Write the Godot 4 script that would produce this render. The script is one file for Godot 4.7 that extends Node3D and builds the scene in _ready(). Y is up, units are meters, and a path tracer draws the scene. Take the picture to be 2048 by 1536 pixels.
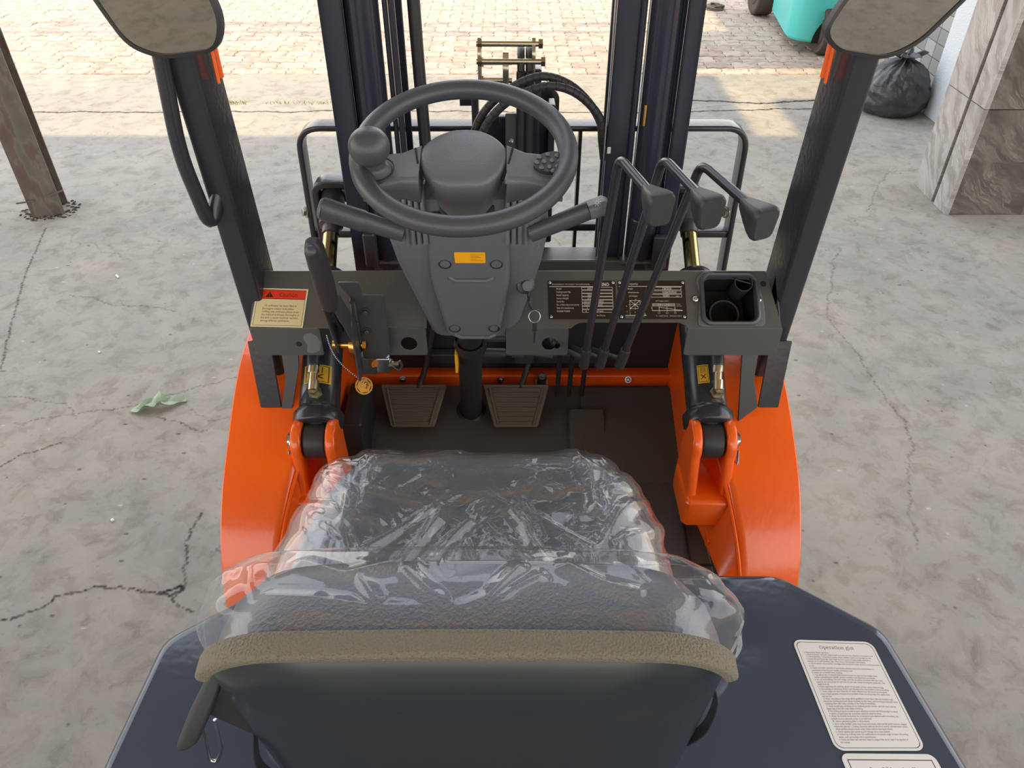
extends Node3D
# A forklift standing under an open shed, seen from above and behind its seat. x right, y up, -z forward, metres.

var M := {}
var rng := RandomNumberGenerator.new()
var sg := 1

# ------------------------------------------------------------------ setting up
func _ready() -> void:
	rng.seed = 7
	var cam := Camera3D.new(); cam.name = "camera"; add_child(cam)
	cam.fov = rad_to_deg(2.0 * atan(768.0 / 1540.0)); cam.near = 0.02; cam.far = 200.0
	cam.position = Vector3(0, 1.95, 0); cam.rotation.x = deg_to_rad(-38.6); cam.current = true
	var we := WorldEnvironment.new(); we.name = "world"
	var env := Environment.new()
	env.background_mode = Environment.BG_SKY
	var sky := Sky.new(); var sm := ProceduralSkyMaterial.new()
	sm.sky_top_color = Color(0.78, 0.81, 0.86); sm.sky_horizon_color = Color(0.95, 0.92, 0.87); sm.sky_curve = 0.25
	sm.ground_bottom_color = Color(0.45, 0.42, 0.38); sm.ground_horizon_color = Color(0.8, 0.78, 0.74)
	sm.sky_energy_multiplier = 1.0
	sky.sky_material = sm; env.sky = sky
	env.background_energy_multiplier = 2.3
	env.tonemap_mode = Environment.TONE_MAPPER_LINEAR; env.tonemap_exposure = 1.7
	env.sdfgi_enabled = true; env.ssao_enabled = true; env.ssil_enabled = true
	we.environment = env; add_child(we)
	var sun := DirectionalLight3D.new(); sun.name = "sun"; add_child(sun)
	sun.light_energy = 0.8; sun.light_color = Color(1.0, 0.88, 0.68); sun.light_angular_distance = 0.9; sun.shadow_enabled = true
	sun.look_at_from_position(Vector3(0, SUN_H, SUN_Z), Vector3.ZERO)
	materials()
	ground()
	shed()
	pillar_and_wall()
	steel_post()
	rubbish_bag()
	teal_truck()
	small_things()
	forklift()
	covers_and_key()

const SUN_H := 5.5
const SUN_Z := 1.75     # the sun stands high and a little behind the shed: the roof edge, 5.5 m up, casts its shadow 1.75 m further forward

# ------------------------------------------------------------------ nodes
func tag(o: Node, label := "", category := "", group := "", kind := "") -> Node:
	if label: o.set_meta("label", label)
	if category: o.set_meta("category", category)
	if group: o.set_meta("group", group)
	if kind: o.set_meta("kind", kind)
	return o

func numbered(parent: Node, called: String) -> String:
	if not parent.has_node(called): return called
	var i := 1
	while parent.has_node("%s_%03d" % [called, i]): i += 1
	return "%s_%03d" % [called, i]

func base(called: String, at := Vector3.ZERO, parent: Node = self) -> Node3D:
	var o := Node3D.new(); o.name = numbered(parent, called); parent.add_child(o, true)
	o.position = at - origin(parent)
	return o

func origin(n: Node) -> Vector3:
	var p := Vector3.ZERO
	while n is Node3D and n != self:
		p += n.position; n = n.get_parent()
	return p

func put(called: String, mesh: Mesh, mat: Material, parent: Node = self, at := Transform3D()) -> MeshInstance3D:
	var o := MeshInstance3D.new(); o.name = numbered(parent, called); o.mesh = mesh; o.material_override = mat
	o.cast_shadow = GeometryInstance3D.SHADOW_CASTING_SETTING_ON
	parent.add_child(o, true)
	o.transform = Transform3D(at.basis, at.origin - origin(parent))
	return o

func obj(called: String, st: SurfaceTool, mat: Material, parent: Node = self, smooth := false) -> MeshInstance3D:
	return put(called, done(st, smooth), mat, parent)

# normals weighted by area, so that narrow rounded edges leave the flats beside them flat
func done(st: SurfaceTool, smooth := false) -> ArrayMesh:
	if smooth:
		st.generate_normals(); return st.commit()
	var arr := st.commit_to_arrays()
	var ve: PackedVector3Array = arr[Mesh.ARRAY_VERTEX]
	var nt := ve.size() / 3
	var ids := {}; var vid := PackedInt32Array(); vid.resize(ve.size()); var count := PackedInt32Array()
	var fn := PackedVector3Array(); fn.resize(nt); var fw := PackedVector3Array(); fw.resize(nt)
	for t in nt:
		var w := (ve[t * 3] - ve[t * 3 + 2]).cross(ve[t * 3] - ve[t * 3 + 1])
		fw[t] = w; fn[t] = w.normalized()
		for k in 3:
			var p := ve[t * 3 + k]
			var key := Vector3i((p * 50000.0).round())
			var id: int = ids.get(key, -1)
			if id < 0:
				id = count.size(); ids[key] = id; count.append(0)
			vid[t * 3 + k] = id; count[id] += 1
	var start := PackedInt32Array(); start.resize(count.size() + 1)
	for i in count.size(): start[i + 1] = start[i] + count[i]
	var fill := start.duplicate(); var list := PackedInt32Array(); list.resize(ve.size())
	for i in ve.size():
		list[fill[vid[i]]] = i / 3; fill[vid[i]] += 1
	var no := PackedVector3Array(); no.resize(ve.size())
	for i in ve.size():
		var f := fn[i / 3]; var sum := Vector3.ZERO
		for q in range(start[vid[i]], start[vid[i] + 1]):
			if fn[list[q]].dot(f) > 0.62: sum += fw[list[q]]
		no[i] = sum.normalized() if sum.length_squared() > 1e-20 else f
	arr[Mesh.ARRAY_NORMAL] = no
	var m := ArrayMesh.new(); m.add_surface_from_arrays(Mesh.PRIMITIVE_TRIANGLES, arr); return m

func new_st() -> SurfaceTool:
	var st := SurfaceTool.new(); st.begin(Mesh.PRIMITIVE_TRIANGLES); return st

func struct(called: String, st: SurfaceTool, mat: Material, label := "", category := "") -> MeshInstance3D:
	var o := obj(called, st, mat); tag(o, label, category, "", "structure"); return o

# ------------------------------------------------------------------ shapes
func tri(st: SurfaceTool, a: Vector3, b: Vector3, c: Vector3) -> void:
	st.set_uv(Vector2(a.x, a.z)); st.add_vertex(a); st.set_uv(Vector2(b.x, b.z)); st.add_vertex(b); st.set_uv(Vector2(c.x, c.z)); st.add_vertex(c)

func group_next(st: SurfaceTool) -> void:
	sg = sg % 30000 + 1
	st.set_smooth_group(sg)

func quad(st: SurfaceTool, a: Vector3, b: Vector3, c: Vector3, d: Vector3) -> void:
	group_next(st); tri(st, a, b, c); tri(st, a, c, d)

func grid(st: SurfaceTool, P: Array, ci := false, cj := false, flip := false) -> void:
	group_next(st)
	var ni := P.size(); var nj: int = P[0].size()
	var mi := ni if ci else ni - 1; var mj := nj if cj else nj - 1
	for i in mi:
		var r0: PackedVector3Array = P[i]; var r1: PackedVector3Array = P[(i + 1) % ni]
		var u0 := float(i) / mi; var u1 := float(i + 1) / mi
		for j in mj:
			var k := (j + 1) % nj
			var v0 := float(j) / mj; var v1 := float(j + 1) / mj
			var q := [[r0[j], u0, v0], [r0[k], u0, v1], [r1[k], u1, v1], [r1[j], u1, v0]]
			for n in ([0, 3, 2, 0, 2, 1] if not flip else [0, 1, 2, 0, 2, 3]):
				st.set_uv(Vector2(q[n][1], q[n][2])); st.add_vertex(q[n][0])

func fan(st: SurfaceTool, ring: PackedVector3Array, flip := false) -> void:
	group_next(st)
	var c := Vector3.ZERO
	for p in ring: c += p
	c /= ring.size()
	for i in ring.size():
		var a := ring[i]; var b := ring[(i + 1) % ring.size()]
		if flip: tri(st, c, b, a)
		else: tri(st, c, a, b)

func frame_of(t: Vector3, hint := Vector3.UP) -> Array:
	var n := hint - t * hint.dot(t)
	if n.length() < 0.02:
		n = Vector3.RIGHT - t * t.x
		if n.length() < 0.02: n = Vector3.BACK
	n = n.normalized()
	return [n, t.cross(n).normalized()]

# a swept section: sec is a closed 2D outline (or a round one from r), pts a path
func sweep(st: SurfaceTool, pts: Array, sec: PackedVector2Array, scales = null, caps := true, closed := false, hint := Vector3.UP, facets := false) -> void:
	var rows := []
	var n := pts.size()
	var nn := Vector3.ZERO
	for i in n:
		var t: Vector3
		if closed: t = (pts[(i + 1) % n] - pts[(i + n - 1) % n]).normalized()
		elif i == 0: t = (pts[1] - pts[0]).normalized()
		elif i == n - 1: t = (pts[i] - pts[i - 1]).normalized()
		else: t = ((pts[i + 1] - pts[i]).normalized() + (pts[i] - pts[i - 1]).normalized()).normalized()
		var f := frame_of(t, hint if i == 0 else nn)
		nn = f[0]
		var s: float = 1.0 if scales == null else scales[i]
		var row := PackedVector3Array()
		for q in sec: row.append(pts[i] + (f[0] * q.x + f[1] * q.y) * s)
		rows.append(row)
	if facets:
		for j in sec.size():
			var k := (j + 1) % sec.size()
			var strip := []
			for r in rows: strip.append(PackedVector3Array([r[j], r[k]]))
			grid(st, strip, closed)
	else:
		grid(st, rows, closed, true)
	if caps and not closed:
		fan(st, rows[0], true); fan(st, rows[n - 1])

func circle(r: float, n := 12, squash := 1.0) -> PackedVector2Array:
	var p := PackedVector2Array()
	for i in n: p.append(Vector2(cos(TAU * i / n) * r, sin(TAU * i / n) * r * squash))
	return p

func tube(st: SurfaceTool, pts: Array, r: float, n := 12, scales = null) -> void:
	sweep(st, pts, circle(r, n), scales)

func rrect(w: float, h: float, r: float, seg := 4) -> PackedVector2Array:
	var p := PackedVector2Array()
	for c in 4:
		var cx: float = [1, -1, -1, 1][c] * (w / 2 - r); var cy: float = [1, 1, -1, -1][c] * (h / 2 - r)
		for i in seg + 1:
			var a := PI / 2 * c + PI / 2 * i / seg
			p.append(Vector2(cx + cos(a) * r, cy + sin(a) * r))
	return p

func smooth_path(pts: Array, per := 8) -> Array:
	var out := []
	var n := pts.size()
	for i in n - 1:
		var p0: Vector3 = pts[max(i - 1, 0)]; var p1: Vector3 = pts[i]; var p2: Vector3 = pts[i + 1]; var p3: Vector3 = pts[min(i + 2, n - 1)]
		for k in per:
			var t := float(k) / per
			out.append(0.5 * (2 * p1 + (p2 - p0) * t + (2 * p0 - 5 * p1 + 4 * p2 - p3) * t * t + (3 * p1 - p0 - 3 * p2 + p3) * t * t * t))
	out.append(pts[n - 1])
	return out

# rounds the corners of a polyline
func fillet(pts: Array, r: float, seg := 6) -> Array:
	var out := [pts[0]]
	for i in range(1, pts.size() - 1):
		var p: Vector3 = pts[i]
		var a: Vector3 = (pts[i - 1] - p).normalized(); var b: Vector3 = (pts[i + 1] - p).normalized()
		var h: float = min(r, 0.49 * min((pts[i - 1] - p).length(), (pts[i + 1] - p).length()))
		var s := p + a * h; var e := p + b * h
		for k in seg + 1:
			var t := float(k) / seg
			out.append(s.lerp(p, t).lerp(p.lerp(e, t), t))
	out.append(pts[-1])
	return out

# profile: [radius, height] pairs along axis from at; each segment keeps hard edges
func lathe(st: SurfaceTool, prof: Array, at: Vector3, axis := Vector3.UP, n := 20, smooth := false) -> void:
	var t := axis.normalized(); var f := frame_of(t, Vector3(0.3, 0.2, 0.9))
	var rows := []
	for q in prof:
		var row := PackedVector3Array()
		for i in n: row.append(at + t * q[1] + (f[0] * cos(TAU * i / n) + f[1] * sin(TAU * i / n)) * max(q[0], 0.00001))
		rows.append(row)
	if smooth: grid(st, rows, false, true)
	else:
		for i in rows.size() - 1: grid(st, [rows[i], rows[i + 1]], false, true)

func box(st: SurfaceTool, c: Vector3, s: Vector3, b := 0.0, basis := Basis()) -> void:
	# chamfered box
	var h := s / 2; b = min(b, 0.45 * min(s.x, min(s.y, s.z)))
	for ax in 3:
		for sgn in [-1.0, 1.0]:
			var u := (ax + 1) % 3; var w := (ax + 2) % 3
			var q := []
			for e in [[-1, -1], [1, -1], [1, 1], [-1, 1]]:
				var p := Vector3.ZERO
				p[ax] = sgn * h[ax]; p[u] = e[0] * (h[u] - b); p[w] = e[1] * (h[w] - b)
				q.append(c + basis * p)
			if sgn > 0: quad(st, q[3], q[2], q[1], q[0])
			else: quad(st, q[0], q[1], q[2], q[3])
	if b <= 0.0: return
	for ax in 3:
		var u := (ax + 1) % 3; var w := (ax + 2) % 3
		for e in [[-1, -1], [1, -1], [1, 1], [-1, 1]]:
			var q := []
			for k in [[-1, 0], [1, 0], [1, 1], [-1, 1]]:
				var p := Vector3.ZERO
				p[ax] = k[0] * (h[ax] - b)
				p[u] = e[0] * (h[u] - (b if k[1] == 1 else 0.0)); p[w] = e[1] * (h[w] - (0.0 if k[1] == 1 else b))
				q.append(c + basis * p)
			if e[0] * e[1] > 0: quad(st, q[0], q[1], q[2], q[3])
			else: quad(st, q[3], q[2], q[1], q[0])
	for a in [-1, 1]:
		for e in [-1, 1]:
			for d in [-1, 1]:
				var p1 := Vector3(a * h.x, e * (h.y - b), d * (h.z - b)); var p2 := Vector3(a * (h.x - b), e * h.y, d * (h.z - b)); var p3 := Vector3(a * (h.x - b), e * (h.y - b), d * h.z)
				group_next(st)
				if a * e * d > 0: tri(st, c + basis * p1, c + basis * p3, c + basis * p2)
				else: tri(st, c + basis * p1, c + basis * p2, c + basis * p3)

func bar(st: SurfaceTool, a: Vector3, b: Vector3, w: float, h: float, bev := 0.002, up := Vector3.UP) -> void:
	var z := (b - a).normalized(); var x := up.cross(z).normalized(); var y := z.cross(x)
	box(st, (a + b) / 2, Vector3(w, h, a.distance_to(b)), bev, Basis(x, y, z))

# a plate: outline (2D) in the plane of ax, ay at o, thick along ax x ay; holes are outlines
func plate(st: SurfaceTool, poly: PackedVector2Array, o: Vector3, ax: Vector3, ay: Vector3, thick: float, bev := 0.0, holes := []) -> void:
	if Geometry2D.is_polygon_clockwise(poly): poly.reverse()
	var up := ax.cross(ay).normalized()
	var loops := [poly]
	for hp in holes:
		if not Geometry2D.is_polygon_clockwise(hp): hp.reverse()
		loops.append(hp)
	var inset := []
	for lp in loops:
		var q := PackedVector2Array()
		var n: int = lp.size()
		for i in n:
			var d0: Vector2 = (lp[i] - lp[(i + n - 1) % n]).normalized(); var d1: Vector2 = (lp[(i + 1) % n] - lp[i]).normalized()
			var m := (Vector2(-d0.y, d0.x) + Vector2(-d1.y, d1.x)).normalized()
			var k: float = max(0.35, m.dot(Vector2(-d1.y, d1.x)))
			q.append(lp[i] + m * bev / k)
		inset.append(q)
	# a face with a hole is cut in two through the hole, so that each piece is a plain outline
	var pieces := [inset[0]]
	for i in range(1, inset.size()):
		var mid := Vector2.ZERO
		for p in inset[i]: mid += p
		mid /= inset[i].size()
		var cut := []
		for pc in pieces:
			for x in [-10.0, mid.x]:
				var half := PackedVector2Array([Vector2(x, -10), Vector2(mid.x if x < mid.x else 10.0, -10), Vector2(mid.x if x < mid.x else 10.0, 10), Vector2(x, 10)])
				for a in Geometry2D.intersect_polygons(pc, half):
					for b in Geometry2D.clip_polygons(a, inset[i]): cut.append(b)
		pieces = cut
	var at := func(p: Vector2, z: float) -> Vector3: return o + ax * p.x + ay * p.y + up * z
	for face: PackedVector2Array in pieces:
		var ids := Geometry2D.triangulate_polygon(face)
		if ids.is_empty() and holes.is_empty():
			face = poly; ids = Geometry2D.triangulate_polygon(face)
		for side in 2:
			group_next(st)
			var z := thick if side == 1 else 0.0
			for i in range(0, ids.size(), 3):
				var a: Vector3 = at.call(face[ids[i]], z); var b: Vector3 = at.call(face[ids[i + 1]], z); var c: Vector3 = at.call(face[ids[i + 2]], z)
				if ((b - a).cross(c - a).dot(up) > 0) == (side == 1): tri(st, a, c, b)
				else: tri(st, a, b, c)
	for l in loops.size():
		var lp: PackedVector2Array = loops[l]; var q: PackedVector2Array = inset[l]
		var rows := [PackedVector3Array(), PackedVector3Array(), PackedVector3Array(), PackedVector3Array()]
		for i in lp.size():
			rows[0].append(at.call(q[i], 0.0)); rows[1].append(at.call(lp[i], bev)); rows[2].append(at.call(lp[i], thick - bev)); rows[3].append(at.call(q[i], thick))
		for k in ([0, 1, 2] if bev > 0 else [1]):
			if lp.size() > 12: grid(st, [rows[k], rows[k + 1]], false, true)
			else:
				for i in lp.size():
					var j := (i + 1) % lp.size()
					quad(st, rows[k][i], rows[k + 1][i], rows[k + 1][j], rows[k][j])

func round_poly(pts: Array, r: float, seg := 4) -> PackedVector2Array:
	var out := PackedVector2Array()
	var n := pts.size()
	for i in n:
		var p: Vector2 = pts[i]
		var a: Vector2 = pts[(i + n - 1) % n] - p; var b: Vector2 = pts[(i + 1) % n] - p
		var h: float = min(r, 0.45 * min(a.length(), b.length()))
		var s := p + a.normalized() * h; var e := p + b.normalized() * h
		for k in seg + 1:
			var t := float(k) / seg
			out.append(s.lerp(p, t).lerp(p.lerp(e, t), t))
	return out

func ball(st: SurfaceTool, c: Vector3, r: Vector3, n := 16, m := 10) -> void:
	var rows := []
	for i in m + 1:
		var a := PI * i / m; var row := PackedVector3Array()
		for j in n: row.append(c + Vector3(sin(a) * cos(TAU * j / n) * r.x, cos(a) * r.y, sin(a) * sin(TAU * j / n) * r.z))
		rows.append(row)
	grid(st, rows, false, true)

# rings (each a closed loop of equal count) joined, ends capped
func loft(st: SurfaceTool, rings: Array, cap0 := true, cap1 := true) -> void:
	grid(st, rings, false, true)
	if cap0: fan(st, rings[0], true)
	if cap1: fan(st, rings[-1])

func bolt_mesh(r: float, h: float) -> ArrayMesh:   # hexagon head, axis +z, with a washer
	var st := new_st()
	lathe(st, [[0, h + 0.0015], [r * 0.8, h + 0.0015], [r, h + 0.0005], [r, 0.0015]], Vector3.ZERO, Vector3.BACK, 6)
	lathe(st, [[r * 1.0, 0.0015], [r * 1.45, 0.0015], [r * 1.45, 0]], Vector3.ZERO, Vector3.BACK, 16)
	return done(st)

func screw_mesh(r: float) -> ArrayMesh:
	var st := new_st()
	lathe(st, [[r * 0.25, r * 0.35], [r * 0.3, r * 0.6], [r * 0.7, r * 0.55], [r, r * 0.2], [r, 0]], Vector3.ZERO, Vector3.BACK, 14, true)
	lathe(st, [[0, r * 0.35], [r * 0.28, r * 0.35]], Vector3.ZERO, Vector3.BACK, 6)
	return done(st)

func facing(at: Vector3, dir: Vector3) -> Transform3D:   # local +z towards dir
	var z := dir.normalized(); var f := frame_of(z)
	return Transform3D(Basis(f[0].cross(z), f[0], z), at)

# ------------------------------------------------------------------ pictures of surfaces
func fnoise(freq: float, type := FastNoiseLite.TYPE_SIMPLEX_SMOOTH, oct := 4, sd := 1) -> FastNoiseLite:
	var n := FastNoiseLite.new(); n.noise_type = type; n.frequency = freq; n.seed = sd
	n.fractal_type = FastNoiseLite.FRACTAL_FBM; n.fractal_octaves = oct
	return n

func ntex(freq: float, size: int, ramp: Array, oct := 4, sd := 1, type := FastNoiseLite.TYPE_SIMPLEX_SMOOTH) -> NoiseTexture2D:
	var t := NoiseTexture2D.new(); t.width = size; t.height = size; t.seamless = true; t.noise = fnoise(freq, type, oct, sd)
	if ramp:
		var g := Gradient.new(); g.offsets = PackedFloat32Array(ramp.map(func(r): return r[0])); g.colors = PackedColorArray(ramp.map(func(r): return r[1])); t.color_ramp = g
	return t

func nbump(freq: float, size: int, strength: float, oct := 3, sd := 1, type := FastNoiseLite.TYPE_SIMPLEX_SMOOTH) -> NoiseTexture2D:
	var t := ntex(freq, size, [], oct, sd, type); t.as_normal_map = true; t.bump_strength = strength; return t

func mat(col: Color, rough := 0.5, metal := 0.0, spec := 0.5) -> StandardMaterial3D:
	var m := StandardMaterial3D.new(); m.albedo_color = col; m.roughness = rough; m.metallic = metal; m.metallic_specular = spec
	return m

func with_bump(m: StandardMaterial3D, t: Texture2D, per_metre: float, scale := 1.0) -> StandardMaterial3D:
	m.normal_enabled = true; m.normal_texture = t; m.normal_scale = scale
	m.uv1_triplanar = true; m.uv1_scale = Vector3.ONE * per_metre
	return m

func materials() -> void:
	var grain := nbump(0.06, 256, 6.0, 3, 3, FastNoiseLite.TYPE_CELLULAR)
	var peel := nbump(0.025, 256, 2.5, 2, 4)
	var fine := nbump(0.12, 256, 4.0, 3, 5)
	M.black_paint = with_bump(mat(Color(0.18, 0.187, 0.21), 0.22), peel, 9.0, 0.15)
	M.mast_paint = mat(Color(0.175, 0.19, 0.24), 0.2)
	M.dash_paint = with_bump(mat(Color(0.305, 0.315, 0.31), 0.34), peel, 14.0, 0.15)
	M.dark_bracket = mat(Color(0.24, 0.245, 0.25), 0.36)
	M.inner_dark = mat(Color(0.17, 0.175, 0.18), 0.5)
	M.orange = with_bump(mat(Color(0.95, 0.375, 0.045), 0.3), peel, 8.0, 0.3)
	M.orange.clearcoat_enabled = true; M.orange.clearcoat = 0.4; M.orange.clearcoat_roughness = 0.12
	M.hood_paint = with_bump(mat(Color(0.255, 0.29, 0.345), 0.1), peel, 7.0, 0.05)
	M.plastic = with_bump(mat(Color(0.365, 0.385, 0.40), 0.42), grain, 30.0, 0.4)
	M.plastic_dark = with_bump(mat(Color(0.25, 0.265, 0.285), 0.38), grain, 30.0, 0.3)
	M.rubber = with_bump(mat(Color(0.18, 0.185, 0.195), 0.48), fine, 30.0, 0.4)
	M.mat_rubber = with_bump(mat(Color(0.285, 0.285, 0.275), 0.6), fine, 12.0, 0.3)
	M.pedal = with_bump(mat(Color(0.40, 0.375, 0.32), 0.5), fine, 20.0, 0.3)
	M.steel = mat(Color(0.72, 0.73, 0.74), 0.25, 1.0)
	M.rod_steel = mat(Color(0.5, 0.5, 0.5), 0.22, 0.9)
	M.zinc = mat(Color(0.72, 0.70, 0.62), 0.3, 1.0)
	M.gold_zinc = mat(Color(0.85, 0.66, 0.34), 0.3, 1.0)
	M.chrome_rod = mat(Color(0.66, 0.62, 0.45), 0.12, 1.0)
	M.white_mark = mat(Color(0.86, 0.86, 0.84), 0.5)
	M.hose = with_bump(mat(Color(0.19, 0.195, 0.21), 0.35), fine, 20.0, 0.3)
	M.vinyl = with_bump(mat(Color(0.315, 0.35, 0.39), 0.36), grain, 14.0, 0.4)
	M.shell = mat(Color(0.175, 0.20, 0.215), 0.2)
	M.piping = with_bump(mat(Color(0.44, 0.42, 0.36), 0.7), nbump(0.09, 256, 7.0, 2, 8), 12.0, 1.0)
	M.mirror = mat(Color(0.70, 0.68, 0.64), 0.02, 1.0)
	M.film = mat(Color(0.93, 0.94, 0.95, 0.035), 0.05)
	M.film.transparency = BaseMaterial3D.TRANSPARENCY_ALPHA; M.film.metallic_specular = 0.7; M.film.cull_mode = BaseMaterial3D.CULL_DISABLED
	M.teal = mat(Color(0.30, 0.74, 0.72), 0.35)
	M.tyre = with_bump(mat(Color(0.30, 0.26, 0.23), 0.85), fine, 6.0, 0.8)
	M.front_tyre = mat(Color(0.1, 0.1, 0.1), 0.8)
	M.bag = with_bump(mat(Color(0.24, 0.245, 0.25), 0.34), nbump(0.02, 256, 8.0, 4, 31), 3.0, 0.5)
	M.roof = mat(Color(0.62, 0.62, 0.60), 0.6)
	M.unseen_skylight = mat(Color(0.84, 0.70, 0.32), 0.5); M.unseen_skylight.backlight_enabled = true; M.unseen_skylight.backlight = Color(0.85, 0.74, 0.40)
	M.back_wall = mat(Color(0.80, 0.70, 0.50), 0.8)
	M.white_wall = with_bump(mat(Color(0.80, 0.83, 0.85), 0.7), fine, 2.0, 0.3)
	M.slot = mat(Color(0.05, 0.05, 0.05), 0.7)
	M.grout = mat(Color(0.55, 0.55, 0.53), 0.9)
	M.sand = mat(Color(0.60, 0.50, 0.40), 0.95)
	M.joint = mat(Color(0.40, 0.35, 0.31), 0.95)
	M.grass = mat(Color(0.45, 0.46, 0.20), 0.8)
	M.leaf = with_bump(mat(Color(0.62, 0.68, 0.58), 0.7), fine, 20.0, 0.8)
	M.twine = mat(Color(0.42, 0.40, 0.36), 0.9)
	M.litter = mat(Color(0.85, 0.83, 0.79), 0.8)
	M.grit = mat(Color(0.22, 0.20, 0.18), 0.9)
	# rusty painted steel of the post
	M.post = mat(Color(1, 1, 1), 0.6)
	M.post.albedo_texture = ntex(0.012, 512, [[0.0, Color(0.33, 0.30, 0.27)], [0.42, Color(0.37, 0.35, 0.31)], [0.5, Color(0.42, 0.40, 0.35)], [0.62, Color(0.36, 0.28, 0.25)], [1.0, Color(0.30, 0.24, 0.21)]], 5, 12)
	M.post.uv1_triplanar = true; M.post.uv1_world_triplanar = true; M.post.uv1_scale = Vector3(1.4, 0.5, 1.4)
	# grey veined marble, and a copy with the rear face's shade painted in
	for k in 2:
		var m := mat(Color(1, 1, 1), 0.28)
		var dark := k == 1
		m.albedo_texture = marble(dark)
		M["marble_shaded" if dark else "marble"] = m
	M.wall_tile = mat(Color(0.62, 0.64, 0.63), 0.4)
	M.wall_tile_dark = mat(Color(0.52, 0.54, 0.54), 0.4)
	M.concrete = mat(Color(1, 1, 1), 0.85, 0.0, 0.3)
	M.concrete.albedo_texture = concrete_picture()
	M.concrete.heightmap_enabled = true; M.concrete.heightmap_texture = ntex(0.02, 1024, [], 6, 41); M.concrete.heightmap_scale = 0.25
	M.concrete.detail_enabled = true; M.concrete.detail_blend_mode = BaseMaterial3D.BLEND_MODE_MUL; M.concrete.detail_uv_layer = BaseMaterial3D.DETAIL_UV_2
	var scuff := ntex(0.014, 1024, [[0.0, Color(0.80, 0.79, 0.77)], [0.28, Color(0.92, 0.915, 0.905)], [0.46, Color(0.97, 0.968, 0.96)], [0.60, Color(1, 1, 1)], [0.80, Color(0.97, 0.97, 0.975)], [0.9, Color(0.90, 0.895, 0.89)], [1.0, Color(0.8, 0.8, 0.8)]], 7, 43)
	scuff.noise.fractal_gain = 0.62
	scuff.noise.domain_warp_enabled = true; scuff.noise.domain_warp_amplitude = 90.0; scuff.noise.domain_warp_frequency = 0.006; scuff.noise.domain_warp_fractal_octaves = 3
	M.concrete.detail_albedo = scuff
	for k in 4:
		var m := mat([Color(0.70, 0.63, 0.57), Color(0.67, 0.61, 0.55), Color(0.72, 0.65, 0.59), Color(0.66, 0.58, 0.53)][k], 0.9)
		m.albedo_texture = ntex(0.03, 128, [[0.0, Color(0.8, 0.8, 0.8)], [0.6, Color(1, 1, 1)], [1, Color(1, 1, 1)]], 4, 60)
		m.uv1_triplanar = true; m.uv1_scale = Vector3.ONE * 2.0; m.uv1_world_triplanar = true
		M["paver_%d" % k] = m

func marble(dark: bool) -> ImageTexture:
	var s := 512
	var a := fnoise(0.004, FastNoiseLite.TYPE_SIMPLEX_SMOOTH, 5, 71); var b := fnoise(0.012, FastNoiseLite.TYPE_SIMPLEX_SMOOTH, 4, 72); var c := fnoise(0.03, FastNoiseLite.TYPE_SIMPLEX_SMOOTH, 4, 73)
	var im := Image.create_empty(s, s, false, Image.FORMAT_RGB8)
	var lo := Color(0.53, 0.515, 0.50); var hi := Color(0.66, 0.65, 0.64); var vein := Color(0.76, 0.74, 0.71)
	if dark: lo = Color(0.30, 0.285, 0.26); hi = Color(0.42, 0.40, 0.37); vein = Color(0.55, 0.53, 0.49)  # rear-face copy: shade painted into the tones
	for y in s:
		for x in s:
			var w := a.get_noise_2d(x, y)
			var t := (x * 0.62 + y * 0.78)          # veins run aslant
			var u := (x * 0.78 - y * 0.62)
			var n := b.get_noise_2d(t * 2.2 + w * 90.0, u * 0.35)
			var k := c.get_noise_2d(t * 1.6 + w * 60.0, u * 0.16)
			var col := lo.lerp(hi, clampf(0.55 + n * 1.2, 0.0, 1.0))
			col = col.lerp(vein, clampf((0.10 - absf(k)) * 7.0, 0.0, 0.75) * clampf(0.5 + w * 2.0, 0.0, 1.0))
			im.set_pixel(x, y, col)
	return ImageTexture.create_from_image(im)

const CX0 := -6.2
const CZ0 := -6.9
const CW := 10.6      # the concrete picture covers CW x CW metres from (CX0, CZ0)

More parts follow.
